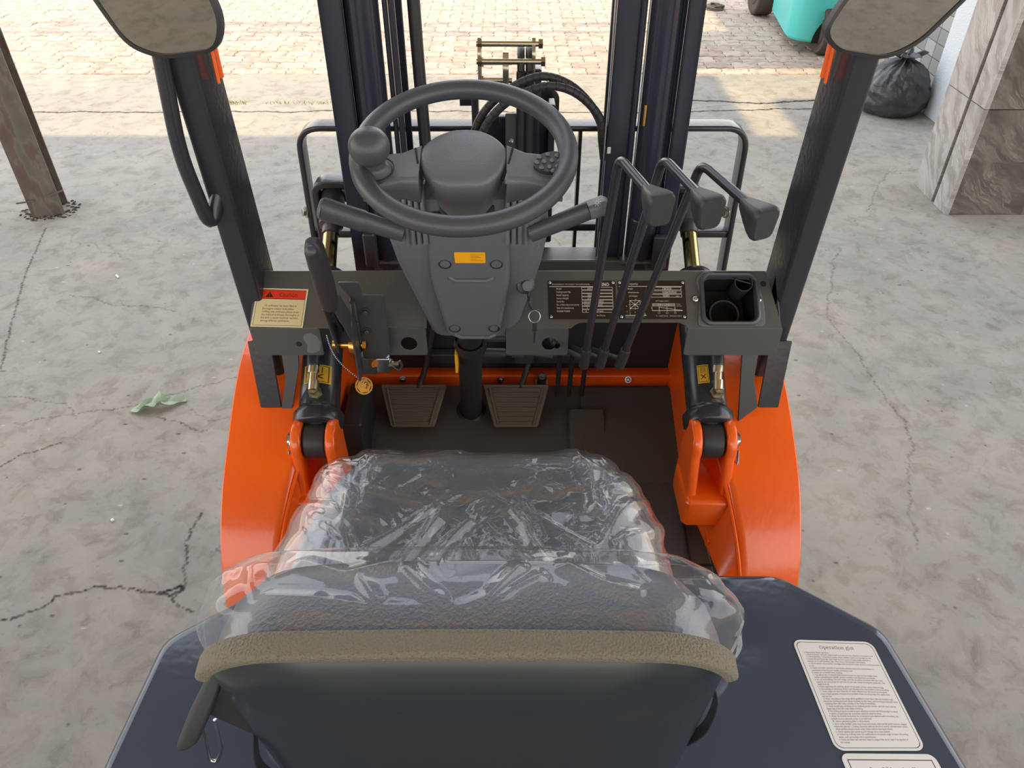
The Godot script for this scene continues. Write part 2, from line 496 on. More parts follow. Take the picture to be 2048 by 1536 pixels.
func concrete_picture() -> ImageTexture:
	var s := 1536
	var big := fnoise(0.004, FastNoiseLite.TYPE_SIMPLEX_SMOOTH, 4, 51).get_image(s, s).get_data()
	var mid := fnoise(0.02, FastNoiseLite.TYPE_SIMPLEX_SMOOTH, 5, 52).get_image(s, s).get_data()
	var spk := fnoise(0.25, FastNoiseLite.TYPE_SIMPLEX, 2, 53).get_image(s, s).get_data()
	var bytes := PackedByteArray(); bytes.resize(s * s * 3)
	for y in s:
		for x in s:
			var i := y * s + x
			var b := big[i] / 255.0 - 0.5; var m := mid[i] / 255.0 - 0.5; var k := spk[i] / 255.0
			var v := 0.60 + b * 0.05 + m * 0.06
			if k < 0.07: v -= 0.06
			var warm := clampf(b * 0.8 + m * 0.3, -0.3, 0.5)
			bytes[i * 3] = int(clampf(v * (1.015 + 0.03 * warm), 0, 1) * 255)
			bytes[i * 3 + 1] = int(clampf(v * 0.985, 0, 1) * 255)
			bytes[i * 3 + 2] = int(clampf(v * (0.93 - 0.05 * warm), 0, 1) * 255)
	var im := Image.create_from_data(s, s, false, Image.FORMAT_RGB8, bytes)
	# cracks, saw joints and scuffs: [points in metres (x, z)], darkness, width
	var r := RandomNumberGenerator.new(); r.seed = 5
	scratch(im, r, [[-2.538, -3.809], [-2.403, -3.303], [-2.253, -2.877], [-2.118, -2.519]], 0.55, 1, 0.003)
	scratch(im, r, [[-1.832, -1.966], [-1.79, -2.037], [-1.657, -2.095]], 0.5, 1, 0.01)
	scratch(im, r, [[-1.502, -1.333], [-1.456, -1.345], [-1.39, -1.376], [-1.377, -1.412], [-1.291, -1.439], [-1.274, -1.454], [-1.131, -1.439], [-1.066, -1.426], [-1.007, -1.454]], 0.75, 1, 0.004)
	scratch(im, r, [[-1.066, -1.426], [-1.011, -1.454], [-0.998, -1.442], [-1.032, -1.417], [-1.05, -1.424]], 0.9, 1, 0.002)
	scratch(im, r, [[-1.039, -1.751], [-1.048, -1.675], [-1.045, -1.592], [-1.01, -1.476], [-1.011, -1.421], [-1.018, -1.397], [-0.969, -1.364], [-0.943, -1.35]], 0.6, 1, 0.008)
	scratch(im, r, [[-1.36, -2.24], [-1.25, -2.19], [-1.15, -2.15]], 0.4, 1, 0.012)
	scratch(im, r, [[-1.9, -2.2], [-1.5, -2.3], [-1.1, -2.5], [-0.9, -2.45]], 0.25, 1, 0.05)
	scratch(im, r, [[-1.0, -1.9], [-0.9, -1.75], [-0.95, -1.6], [-0.8, -1.5], [-0.85, -1.2]], 0.3, 1, 0.05)
	scratch(im, r, [[-4.5, -5.65], [-3, -5.62], [-1.0, -5.64], [0.8, -5.6], [2.9, -5.75]], 0.3, 3, 0.03)
	scratch(im, r, [[1.2, -5.9], [1.9, -5.82], [2.6, -5.95]], 0.55, 3, 0.05)
	scratch(im, r, [[1.0, -5.6], [1.6, -5.75], [2.2, -5.9]], 0.3, 1, 0.05)
	scratch(im, r, [[2.0, -4.0], [2.2, -4.4], [2.35, -4.55], [2.6, -4.6]], 0.25, 1, 0.04)
	scratch(im, r, [[1.3, -1.6], [1.5, -2.2], [1.45, -3.0], [1.7, -3.6]], 0.25, 1, 0.06)
	scratch(im, r, [[-6, -4.0], [-4, -3.9], [-2.6, -4.0]], 0.25, 1, 0.04)
	for k in 26:
		var p := Vector2(r.randf_range(-3.5, 3.0), r.randf_range(-5.0, -0.6)); var q := [[p.x, p.y]]
		var d := Vector2.from_angle(r.randf() * TAU)
		for j in 5: p += d.rotated(r.randf_range(-0.8, 0.8)) * 0.12; q.append([p.x, p.y])
		scratch(im, r, q, r.randf_range(0.10, 0.28), 1, 0.03)
	for k in 500:   # specks and chips
		var p := Vector2(r.randf_range(-3.5, 3.2), r.randf_range(-5.3, -0.4)); var q := (p - Vector2(CX0, CZ0)) / CW * s
		var w := r.randi_range(1, 2); var dk := r.randf() < 0.7
		for a in w:
			for b in 1:
				var c := im.get_pixel(int(q.x) + a, int(q.y) + b); im.set_pixel(int(q.x) + a, int(q.y) + b, c * 0.62 if dk else c.lerp(Color.WHITE, 0.35))
	return ImageTexture.create_from_image(im)

func scratch(im: Image, r: RandomNumberGenerator, pts: Array, dark: float, w: int, jitter: float) -> void:
	var s := im.get_width(); var off := Vector2.ZERO
	for i in pts.size() - 1:
		var a := Vector2(pts[i][0], pts[i][1]); var b := Vector2(pts[i + 1][0], pts[i + 1][1])
		var n := int(a.distance_to(b) / CW * s * 1.5) + 1
		for k in n:
			off += Vector2(r.randf_range(-1, 1), r.randf_range(-1, 1)) * 0.004; off *= 0.985
			off = off.limit_length(jitter)
			var p := (a.lerp(b, float(k) / n) + off - Vector2(CX0, CZ0)) / CW * s
			for dx in w:
				for dy in w:
					var x := int(p.x) + dx; var y := int(p.y) + dy
					if x < 0 or y < 0 or x >= s or y >= s: continue
					if r.randf() < 0.15: continue
					var c := im.get_pixel(x, y); im.set_pixel(x, y, c.darkened(dark * 0.7 * r.randf_range(0.5, 1.0)))

# lettering, drawn with the font's own glyphs
var fonts := {}
func write(im: Image, text: String, at: Vector2, size: int, col: Color, face := "Droid Sans", squeeze := 1.0) -> float:
	if not fonts.has(face):
		var f := SystemFont.new(); f.font_names = PackedStringArray([face]); fonts[face] = f
	var ts := TextServerManager.get_primary_interface()
	var rid: RID = fonts[face].get_rids()[0]
	var sz := Vector2i(size, 0)
	var x := at.x
	for i in text.length():
		var gi: int = ts.font_get_glyph_index(rid, size, text.unicode_at(i), 0)
		ts.font_render_glyph(rid, sz, gi)
		var uv: Rect2 = ts.font_get_glyph_uv_rect(rid, sz, gi); var off: Vector2 = ts.font_get_glyph_offset(rid, sz, gi)
		if uv.size.x > 0:
			var atlas: Image = ts.font_get_texture_image(rid, sz, ts.font_get_glyph_texture_idx(rid, sz, gi))
			for py in int(uv.size.y):
				for px in int(uv.size.x):
					var a := atlas.get_pixel(int(uv.position.x) + px, int(uv.position.y) + py).a
					if a < 0.05: continue
					var tx := int(x + (off.x + px) * squeeze); var ty := int(at.y + off.y + py)
					if tx < 0 or ty < 0 or tx >= im.get_width() or ty >= im.get_height(): continue
					im.set_pixel(tx, ty, im.get_pixel(tx, ty).lerp(col, a))
		x += ts.font_get_glyph_advance(rid, size, gi).x * squeeze
	return x

func frame_rect(im: Image, r: Rect2i, w: int, col: Color) -> void:
	im.fill_rect(Rect2i(r.position, Vector2i(r.size.x, w)), col); im.fill_rect(Rect2i(r.position + Vector2i(0, r.size.y - w), Vector2i(r.size.x, w)), col)
	im.fill_rect(Rect2i(r.position, Vector2i(w, r.size.y)), col); im.fill_rect(Rect2i(r.position + Vector2i(r.size.x - w, 0), Vector2i(w, r.size.y)), col)

func line_on(im: Image, a: Vector2, b: Vector2, w: int, col: Color) -> void:
	var n := int(a.distance_to(b)) + 1
	for i in n + 1:
		var p := a.lerp(b, float(i) / n)
		im.fill_rect(Rect2i(int(p.x) - w / 2, int(p.y) - w / 2, w, w), col)

func printed(im: Image, rough := 0.4, metal := 0.0) -> StandardMaterial3D:
	im.generate_mipmaps()
	var m := mat(Color.WHITE, rough, metal); m.albedo_texture = ImageTexture.create_from_image(im); m.texture_repeat = false
	return m

# a thin sticker with rounded corners on the plane tl, tr, bl; the picture fills it
func sticker(called: String, tl: Vector3, tr: Vector3, bl: Vector3, m: Material, parent: Node, r := 0.0, thick := 0.0006, br = null) -> MeshInstance3D:
	var st := new_st()
	var w := tl.distance_to(tr); var h := tl.distance_to(bl)
	var up := (bl - tl).cross(tr - tl).normalized()
	var b4: Vector3 = tr + bl - tl if br == null else br
	var poly := rrect(w, h, max(r, 0.0001), 5)
	var ring := []; var low := PackedVector3Array(); var top := PackedVector3Array()
	for p in poly:
		var u := p.x / w + 0.5; var v := 0.5 - p.y / h
		var q := tl.lerp(tr, u).lerp(bl.lerp(b4, u), v)
		ring.append([q + up * thick, Vector2(u, v)]); low.append(q); top.append(q + up * thick)
	group_next(st)
	var c := (tl + b4) / 2 + up * thick
	for i in ring.size():
		var a: Array = ring[i]; var d: Array = ring[(i + 1) % ring.size()]
		st.set_uv(Vector2(0.5, 0.5)); st.add_vertex(c); st.set_uv(d[1]); st.add_vertex(d[0]); st.set_uv(a[1]); st.add_vertex(a[0])
	grid(st, [low, top], false, true)
	return obj(called, st, m, parent)

# ------------------------------------------------------------------ the place
func floor_quad(st: SurfaceTool, x0: float, x1: float, z0: float, z1: float, y: float) -> void:
	group_next(st)
	for p in [[x0, z0], [x1, z0], [x1, z1], [x0, z0], [x1, z1], [x0, z1]]:
		st.set_uv(Vector2((p[0] - CX0) / CW, (p[1] - CZ0) / CW)); st.set_uv2(Vector2(p[0], p[1]) * 0.55)
		st.add_vertex(Vector3(p[0], y, p[1]))

func ground() -> void:
	var st := new_st()
	floor_quad(st, -9.0, 5.0, -6.5, 8.0, 0.0)
	for q in [[Vector3(-9, 0, -6.5), Vector3(5, 0, -6.5)], [Vector3(5, 0, -6.5), Vector3(5, 0, 8)], [Vector3(5, 0, 8), Vector3(-9, 0, 8)], [Vector3(-9, 0, 8), Vector3(-9, 0, -6.5)]]:
		quad(st, q[0], q[1], q[1] + Vector3.DOWN * 0.2, q[0] + Vector3.DOWN * 0.2)
	struct("floor", st, M.concrete, "worn grey concrete floor of the open shed, cracked and scuffed", "floor")
	# earth far around
	st = new_st(); box(st, Vector3(0, -0.16, -20), Vector3(90, 0.2, 90))
	struct("ground", st, M.sand, "sandy ground beyond the paved yard", "ground")
	# bed of the paving and the zigzag blocks
	st = new_st(); box(st, Vector3(-0.5, -0.06, -11.0), Vector3(17, 0.09, 9.0))
	var bed := struct("paving", st, M.joint, "tan paving of interlocking zigzag blocks in the yard beyond the shed", "paving")
	var mesh := paver_mesh()
	var px := 0.225; var pz := 0.165
	var spots := []
	var rows := int(4.4 / pz)
	for r in rows:
		var z := -6.5 - pz * (r + 0.5)
		for c in 62:
			var x := -7.6 + px * c + (px / 2 if r % 2 else 0.0)
			spots.append(Vector3(x, 0, z))
	# the 300 that show largest are pieces of their own: those nearest the camera that it sees
	var near := []; var rest := []
	for p in spots:
		if near.size() < 300 and absf(p.x) < 0.62 * (1.2 - p.z * 0.78) and not (p.x > 1.98 and p.z < -6.9): near.append(p)
		else: rest.append(p)
	for p in near:
		var b := Basis.from_euler(Vector3(rng.randf_range(-0.012, 0.012), rng.randf_range(-0.01, 0.01), rng.randf_range(-0.012, 0.012)))
		put("paver", mesh, M["paver_%d" % rng.randi_range(0, 3)], bed, Transform3D(b, p + Vector3(0, rng.randf_range(-0.004, 0.002), 0)))
	var mm := MultiMesh.new(); mm.transform_format = MultiMesh.TRANSFORM_3D; mm.mesh = mesh; mm.instance_count = rest.size()
	for i in rest.size():
		mm.set_instance_transform(i, Transform3D(Basis.from_euler(Vector3(rng.randf_range(-0.012, 0.012), 0, rng.randf_range(-0.012, 0.012))), rest[i] - bed.position + Vector3(0, rng.randf_range(-0.004, 0.002), 0)))
	var mi := MultiMeshInstance3D.new(); mi.name = "far_pavers"; mi.multimesh = mm; mi.material_override = M.paver_0; tag(mi, "", "", "", "stuff")
	bed.add_child(mi, true)

func paver_mesh() -> ArrayMesh:
	var st := new_st()
	var w := 0.2225; var d := 0.162; var a := 0.011
	var poly := PackedVector2Array()
	for i in 5: poly.append(Vector2(-w / 2 + w * i / 4.0, -d / 2 + (a if i % 2 else -a)))
	for i in 3: poly.append(Vector2(w / 2 + (0.008 if i == 0 else (-0.008 if i == 1 else 0.008)), -d / 2 + d * (i + 1) / 4.0))
	for i in 5: poly.append(Vector2(w / 2 - w * i / 4.0, d / 2 + (a if i % 2 else -a)))
	for i in 3: poly.append(Vector2(-w / 2 + (0.008 if i == 0 else (-0.008 if i == 1 else 0.008)), d / 2 - d * (i + 1) / 4.0))
	plate(st, poly, Vector3(0, -0.055, 0), Vector3.RIGHT, Vector3.FORWARD, 0.06, 0.006)
	return done(st)

func shed() -> void:
	var st := new_st()
	for q in [[-8.1, 5.1, -3.4, 0.2], [-8.1, 5.1, 2.3, 8.0], [-8.1, -2.3, 0.2, 2.3], [1.9, 5.1, 0.2, 2.3]]:
		box(st, Vector3((q[0] + q[1]) / 2, 5.42, (q[2] + q[3]) / 2), Vector3(q[1] - q[0], 0.16, q[3] - q[2]))  # out of view; its front edge sets the shade line on the floor
	struct("unseen_ceiling", st, M.roof, "flat roof over the shed, out of view, that shades the concrete floor", "roof")
	st = new_st(); box(st, Vector3(-0.2, 5.45, 1.25), Vector3(4.2, 0.02, 2.1))  # out of view, placed to give the film its golden reflections
	struct("unseen_roof_sheets_1", st, M.unseen_skylight, "golden translucent roof sheets out of view above, mirrored in the seat film", "unseen_skylight")
	# canopy sheets out of view, cut to shape the shade and sun patches
	st = new_st()
	for q in [[0.88, 1.66, -4.73, -3.37], [1.97, 3.9, -4.15, -3.37], [0.86, 1.38, -5.12, -4.73], [1.46, 6.0, -6.02, -4.92], [2.05, 6.0, -8.25, -6.02]]:
		box(st, Vector3((q[0] + q[1]) / 2, 5.47, (q[2] + q[3]) / 2), Vector3(q[1] - q[0], 0.05, q[3] - q[2]))
	struct("trim_1", st, M.roof, "canopy sheets out of view, shaped to cast the shade patches in the yard", "canopy")
	for i in 2:  # two pipes out of view, placed to cast thin shadow bands
		st = new_st(); tube(st, [Vector3(-14, 5.6, -6.30 + 0.30 * i), Vector3(9, 5.6, -6.30 + 0.30 * i)], 0.035, 8)
		struct("trim_%d" % (i + 3), st, M.mast_paint, ["thin pipe out of view above the yard, casting a shadow band, the farther of two", "thin pipe out of view above the yard, casting a shadow band, the one nearer the shed roof"][i], "pipe")

func pillar_and_wall() -> void:
	# marble-clad pillar: a core, and slabs with a dark slot between those on its left face
	var st := new_st(); box(st, Vector3(3.05, 2.66, -4.17), Vector3(1.22, 5.36, 0.36))
	var p := struct("pillar", st, M.slot, "square pillar clad in grey veined marble slabs with a dark vertical slot", "pillar")
	var hs := [[0.0, 0.585], [0.588, 1.17], [1.173, 1.76], [1.763, 2.35], [2.353, 5.3]]
	for h in hs:
		for zz in [[-4.375, -4.135], [-4.105, -3.96]]:
			st = new_st(); slab(st, Vector3(2.42, h[0], zz[0]), Vector3(0, h[1] - h[0], 0), Vector3(0, 0, zz[1] - zz[0]), Vector3(0.025, 0, 0), rng.randf())
			obj("slab", st, M.marble, p)
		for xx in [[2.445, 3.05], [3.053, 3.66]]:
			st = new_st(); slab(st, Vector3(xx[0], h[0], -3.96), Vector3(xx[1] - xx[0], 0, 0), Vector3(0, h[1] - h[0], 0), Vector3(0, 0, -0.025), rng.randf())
			obj("slab", st, M.marble_shaded, p)  # slabs facing back get the copy with painted shade
	st = new_st(); box(st, Vector3(3.03, 2.4, -5.42), Vector3(0.1, 4.8, 0.36), 0.004)
	struct("trim_2", st, M.white_wall, "smooth white wall pier just behind the black rubbish bag", "wall")
	st = new_st(); box(st, Vector3(3.14, 2.4, -6.13), Vector3(0.1, 4.8, 1.05))
	var w := struct("wall_side", st, M.grout, "grey tiled wall behind the black rubbish bag", "wall")
	var tm := [new_st(), new_st()]
	for k in 2: box(tm[k], Vector3.ZERO, Vector3(0.012, 0.094, 0.144), 0.002)
	var tms := [done(tm[0]), done(tm[1])]
	for r in 14:
		for c in 7:
			put("tile", tms[0], M.wall_tile if rng.randf() < 0.6 else M.wall_tile_dark, w, Transform3D(Basis(), Vector3(3.086, 0.05 + r * 0.1, -5.685 - c * 0.15)))

func slab(st: SurfaceTool, o: Vector3, a: Vector3, b: Vector3, t: Vector3, seed_uv: float) -> void:
	# a slab with its veins mapped along its own edges
	var e := 0.0015
	var da := a.normalized() * e; var db := b.normalized() * e
	var f := [o + da + db, o + a - da + db, o + a + b - da - db, o + b + da - db]
	var m := [o + t * 0.1, o + a + t * 0.1, o + a + b + t * 0.1, o + b + t * 0.1]
	var k := [o + t, o + a + t, o + a + b + t, o + b + t]
	for q in [[f[0], f[1], f[2], f[3]], [f[0], m[0], m[1], f[1]], [f[1], m[1], m[2], f[2]], [f[2], m[2], m[3], f[3]], [f[3], m[3], m[0], f[0]], [m[0], k[0], k[1], m[1]], [m[1], k[1], k[2], m[2]], [m[2], k[2], k[3], m[3]], [m[3], k[3], k[0], m[0]], [k[3], k[2], k[1], k[0]]]:
		group_next(st)
		for i in [0, 1, 2, 0, 2, 3]:
			var v: Vector3 = q[i]
			var d := v - o
			st.set_uv(Vector2(d.dot(a.normalized()) * 1.1 + seed_uv * 3.7, d.dot(b.normalized()) * 1.1 + seed_uv * 5.3)); st.add_vertex(v)

func steel_post() -> void:
	var root := base("steel_post", Vector3(-2.61, 0, -4.02))
	tag(root, "rusty grey steel I-beam post set in the concrete floor on the left", "post")
	var rot := Basis(Vector3.UP, 0.32)
	var st := new_st()
	var o := Vector3(-2.61, 0, -4.02)
	for q in [[Vector3(0, 1.55, 0.072), Vector3(0.165, 3.15, 0.012)], [Vector3(0, 1.55, -0.072), Vector3(0.165, 3.15, 0.012)], [Vector3(0, 1.55, 0), Vector3(0.01, 3.15, 0.134)]]:
		box(st, o + rot * q[0], q[1], 0.002, rot)
	obj("beam", st, M.post, root)
	for k in 2:
		st = new_st()
		bar(st, o + rot * Vector3(-0.13, 0.10 + 0.0 * k, 0.09) if k == 0 else o + rot * Vector3(0.03, 0.11 + 0.01 * k, 0.10), o + rot * Vector3(-0.04, 0.10, 0.085) if k == 0 else o + rot * Vector3(0.12, 0.13 + 0.01 * k, 0.085), 0.008, 0.008)
		obj("weld_stub", st, M.post, root)
	st = new_st()   # broken rim of concrete at its foot
	for k in 110:
		var a := TAU * k / 110.0 + rng.randf_range(-0.1, 0.1); var r := rng.randf_range(0.085, 0.15)
		ball(st, o + Vector3(cos(a) * r * 1.1, 0.0, sin(a) * r * 0.9), Vector3(rng.randf_range(0.005, 0.016), rng.randf_range(0.002, 0.007), rng.randf_range(0.004, 0.012)), 5, 4)
	var g := obj("grit_ring", st, M.grit, root); tag(g, "", "", "", "stuff")

func rubbish_bag() -> void:
	var c := Vector3(2.755, 0, -5.67)
	var root := base("rubbish_bag", c)
	tag(root, "knotted black plastic rubbish bag slumped against the white wall pier", "bag")
	var nz := fnoise(1.6, FastNoiseLite.TYPE_SIMPLEX, 3, 91)
	var rows := []
	var prof := [[0.0, 0.02], [0.20, 0.0], [0.245, 0.012], [0.275, 0.05], [0.285, 0.11], [0.275, 0.18], [0.25, 0.25], [0.20, 0.315], [0.13, 0.36], [0.065, 0.385], [0.032, 0.40]]
	var fine := []
	for i in prof.size() - 1:
		for k in 4:
			var t := k / 4.0; fine.append([lerpf(prof[i][0], prof[i + 1][0], t), lerpf(prof[i][1], prof[i + 1][1], t)])
	fine.append(prof[-1])
	var knot := Vector3(-0.045, 0, 0.04)
	for q in fine:
		var row := PackedVector3Array()
		for j in 96:
			var a := TAU * j / 96.0
			var up: float = clampf((q[1] - 0.05) / 0.33, 0, 1)
			var pleat: float = (absf(sin(a * 9.0 + nz.get_noise_2d(a * 2.0, 3.0) * 5.0)) - 0.5) * 0.03 * up + nz.get_noise_3d(cos(a) * 0.7, q[1] * 3.0, sin(a) * 0.7) * 0.045
			var r: float = q[0] * (1.0 + pleat * 2.2)
			if q[1] > 0.015: r += nz.get_noise_3d(cos(a) * 2.0, q[1] * 9.0, sin(a) * 2.0) * 0.012
			row.append(c + Vector3(cos(a) * r * 0.86 + 0.05 * up * up, q[1] * 0.92 + nz.get_noise_2d(cos(a), sin(a) * 2.0) * 0.02 * up, sin(a) * r * 0.8) + knot * up * up)
		rows.append(row)
	var st := new_st(); grid(st, rows, false, true)
	obj("sack", st, M.bag, root)
	st = new_st()
	rows = []
	for q in [[0.03, 0.395], [0.026, 0.41], [0.045, 0.43], [0.075, 0.445], [0.10, 0.43]]:
		var row := PackedVector3Array()
		for j in 60:
			var a := TAU * j / 60.0; var w := sin(a * 6.0 + 1.0) * 0.25 + sin(a * 11.0) * 0.15
			row.append(c + knot + Vector3(0.05 + cos(a) * q[0] * (1.0 + w), q[1] * 0.92 + w * 0.05, sin(a) * q[0] * (1.0 + w)))
		rows.append(row)
	grid(st, rows, false, true)
	obj("knot", st, M.bag, root)

func teal_truck() -> void:
	var root := base("forklift_truck", Vector3(3.4, 0, -8.0))
	tag(root, "turquoise forklift truck parked on the paving beyond the shed, seen partly", "forklift")
	var st := new_st()
	var foot := [Vector2(2.52, -8.12), Vector2(2.40, -7.20), Vector2(2.46, -7.09), Vector2(2.56, -7.04), Vector2(4.5, -7.02), Vector2(4.55, -8.5), Vector2(2.75, -8.55)]
	var rings := []
	for q in [[0.10, 0.03], [0.13, 0.0], [0.75, -0.0], [1.05, 0.06], [1.1, 0.10]]:
		var row := PackedVector3Array()
		for p in round_poly(foot, 0.08): row.append(Vector3(lerpf(p.x, 3.5, q[1]), q[0], lerpf(p.y, -7.8, q[1])))
		rings.append(row)
	loft(st, rings)
	obj("body", st, M.teal, root)
	# flat dark plate on the flank for the wheel arch's shade, wheel before it
	st = new_st()
	var arch := PackedVector2Array()
	for k in 17: arch.append(Vector2(cos(PI * k / 16.0) * 0.30, 0.10 + sin(PI * k / 16.0) * 0.27))
	plate(st, arch, Vector3(2.88, 0.0, -7.038), Vector3.RIGHT, Vector3.UP, 0.006)
	obj("arch_shade_plate", st, M.slot, root)
	for q in [[Vector3(2.82, 0.19, -7.08), 0.0], [Vector3(2.60, 0.24, -8.48), 0.0]]:
		st = new_st()
		var r: float = 0.19 if q[0].z > -8 else 0.24
		lathe(st, [[0.0, 0.0], [r * 0.55, 0.0], [r * 0.6, 0.012], [r * 0.9, 0.0], [r, 0.02], [r, 0.17], [r * 0.9, 0.19], [0, 0.19]], q[0] + Vector3(-0.18, 0, 0), Vector3.RIGHT, 28)
		obj("wheel", st, M.tyre, root)
	st = new_st()
	bar(st, Vector3(2.62, 0.52, -7.036), Vector3(3.6, 0.52, -7.03), 0.006, 0.008); 
	obj("panel_seam", st, M.slot, root)

func small_things() -> void:
	# folded leaf on the floor
	var rows := []
	for i in 25:
		var t := i / 24.0; var row := PackedVector3Array()
		var w := 0.036 * pow(sin(PI * clampf(t * 0.92 + 0.05, 0, 1)), 0.7)
		if t > 0.52 and t < 0.64: w *= 0.72
		for j in 9:
			var s := j / 8.0 * 2.0 - 1.0
			row.append(Vector3(-1.478 + t * 0.195, 0.006 + 0.022 * absf(s) * sin(PI * t) + 0.010 * sin(t * 19.0 + s * 2.0) * sin(PI * t) + 0.012 * pow(1.0 - absf(t - 0.55) * 2.0, 2.0), -2.275 - t * 0.055 + s * w + 0.006 * sin(t * 12.0)))
		rows.append(row)
	var st := new_st(); grid(st, rows)
	var under := []
	for r in rows:
		var row := PackedVector3Array()
		for p in r: row.append(p + Vector3(0, -0.0012, 0))
		under.append(row)
	grid(st, under, false, false, true)
	tag(obj("dry_leaf", st, M.leaf), "folded pale green dry leaf lying on the concrete left of the forklift", "leaf")
	# tangle of cord on the paving
	st = new_st()
	for k in 7:
		var pts := []; var ph := rng.randf() * TAU; var rx := rng.randf_range(0.05, 0.1)
		for i in 15:
			var a := ph + TAU * i / 13.0
			pts.append(Vector3(2.10 + cos(a) * rx + rng.randf_range(-0.01, 0.01), 0.008 + 0.006 * k + rng.randf_range(0, 0.012), -8.66 + sin(a) * rx * 0.8 + rng.randf_range(-0.012, 0.012)))
		tube(st, smooth_path(pts, 3), 0.008, 6)
	tag(obj("cord_tangle", st, M.twine), "tangled coil of grey cord lying on the paving left of the turquoise truck", "cord")
	# grass in the joint of the yard
	st = new_st()
	for k in 160:
		var x := -2.1 + (rng.randf_range(-0.12, 0.12) if k < 90 else rng.randf_range(0.25, 0.75)); var z := -5.80 + rng.randf_range(-0.03, 0.03)
		var d := Vector3(rng.randf_range(-0.025, 0.025), rng.randf_range(0.01, 0.03), rng.randf_range(-0.02, 0.02))
		group_next(st); tri(st, Vector3(x, 0, z), Vector3(x + 0.004, 0, z), Vector3(x, 0, z) + d)
	tag(obj("grass_tufts", st, M.grass), "yellow-green tufts of grass growing from a joint in the sunlit yard", "grass", "", "stuff")
	# scraps and grit
	var sc := [[-1.95, -3.3, 0.035, 0.9, "white sliver of debris lying on the concrete right of the steel post"], [-1.52, -3.95, 0.016, 0.1, "pale crumb of debris on the concrete between steel post and grab handle"], [-1.77, -2.66, 0.014, 0.4, "pale chip of debris beside two dark specks, left of the dry leaf"], [-1.33, -1.72, 0.014, 0.8, "small pale chip on the concrete near the orange left fender, below the leaf"]]
	for q in sc:
		st = new_st(); bar(st, Vector3(q[0], 0.004, q[1]), Vector3(q[0] + cos(q[3]) * q[2], 0.005, q[1] + sin(q[3]) * q[2]), 0.009, 0.006, 0.002)
		tag(obj("debris_scrap", st, M.litter), q[4], "debris")

# ------------------------------------------------------------------ the forklift
const V3 := Vector3.ZERO
func v(x: float, y: float, z: float) -> Vector3: return Vector3(x, y, z)

var truck: Node3D
var bolt: ArrayMesh
var small_bolt: ArrayMesh
var screw: ArrayMesh

func group(called: String, label := "", at := Vector3(0.02, 0.6, -1.2)) -> Node3D:
	var g := base(called, at, truck)
	if label: g.set_meta("label", label)
	return g

func forklift() -> void:
	truck = base("forklift", v(0.02, 0, -1.2))
	tag(truck, "large orange and black forklift in front, seen over its seat from behind", "forklift")
	bolt = bolt_mesh(0.011, 0.009); small_bolt = bolt_mesh(0.006, 0.005); screw = screw_mesh(0.0055)
	chassis()
	for s in [-1, 1]: fender(s)
	floor_and_pedals()
	dashboard()
	for s in [-1, 1]:
		guard_leg(s); mirror(s); tilt_cylinder(s)
	mast()
	cargo_backrest()
	hose_reel()
	column_and_wheel()
	stalks()
	levers()
	parking_brake()
	hood()
	seat()

func chassis() -> void:
	var st := new_st()
	box(st, v(0.02, 0.42, -0.75), v(0.84, 0.34, 1.85), 0.01)
	obj("chassis", st, M.inner_dark, truck)
	for q in [[v(-0.512, 0.34, -1.42), 0.34, 0.15], [v(0.518, 0.34, -1.42), 0.34, 0.15], [v(-0.45, 0.27, 0.12), 0.27, 0.18], [v(0.49, 0.27, 0.12), 0.27, 0.18]]:
		st = new_st(); var r: float = q[1]; var w: float = q[2]
		lathe(st, [[0, -w * 0.3], [r * 0.5, -w * 0.3], [r * 0.55, -w * 0.45], [r * 0.9, -w * 0.5], [r, -w * 0.4], [r, w * 0.4], [r * 0.9, w * 0.5], [r * 0.55, w * 0.45], [0, w * 0.3]], q[0], Vector3.RIGHT, 32)
		obj("wheel", st, M.front_tyre, truck)
	st = new_st(); box(st, v(0.03, 0.62, 0.55), v(1.08, 0.72, 0.5), 0.06)
	obj("counterweight", st, M.black_paint, truck)

const ARCH_L := [[-1.66, 0.955], [-1.50, 0.957], [-1.38, 0.945], [-1.29, 0.912], [-1.21, 0.866], [-1.12, 0.808], [-1.045, 0.737], [-0.995, 0.655], [-0.965, 0.57], [-0.955, 0.50]]
const ARCH_R := [[-1.66, 0.930], [-1.50, 0.930], [-1.40, 0.918], [-1.31, 0.890], [-1.225, 0.848], [-1.135, 0.790], [-1.062, 0.715], [-1.015, 0.640], [-0.99, 0.565], [-0.98, 0.50]]

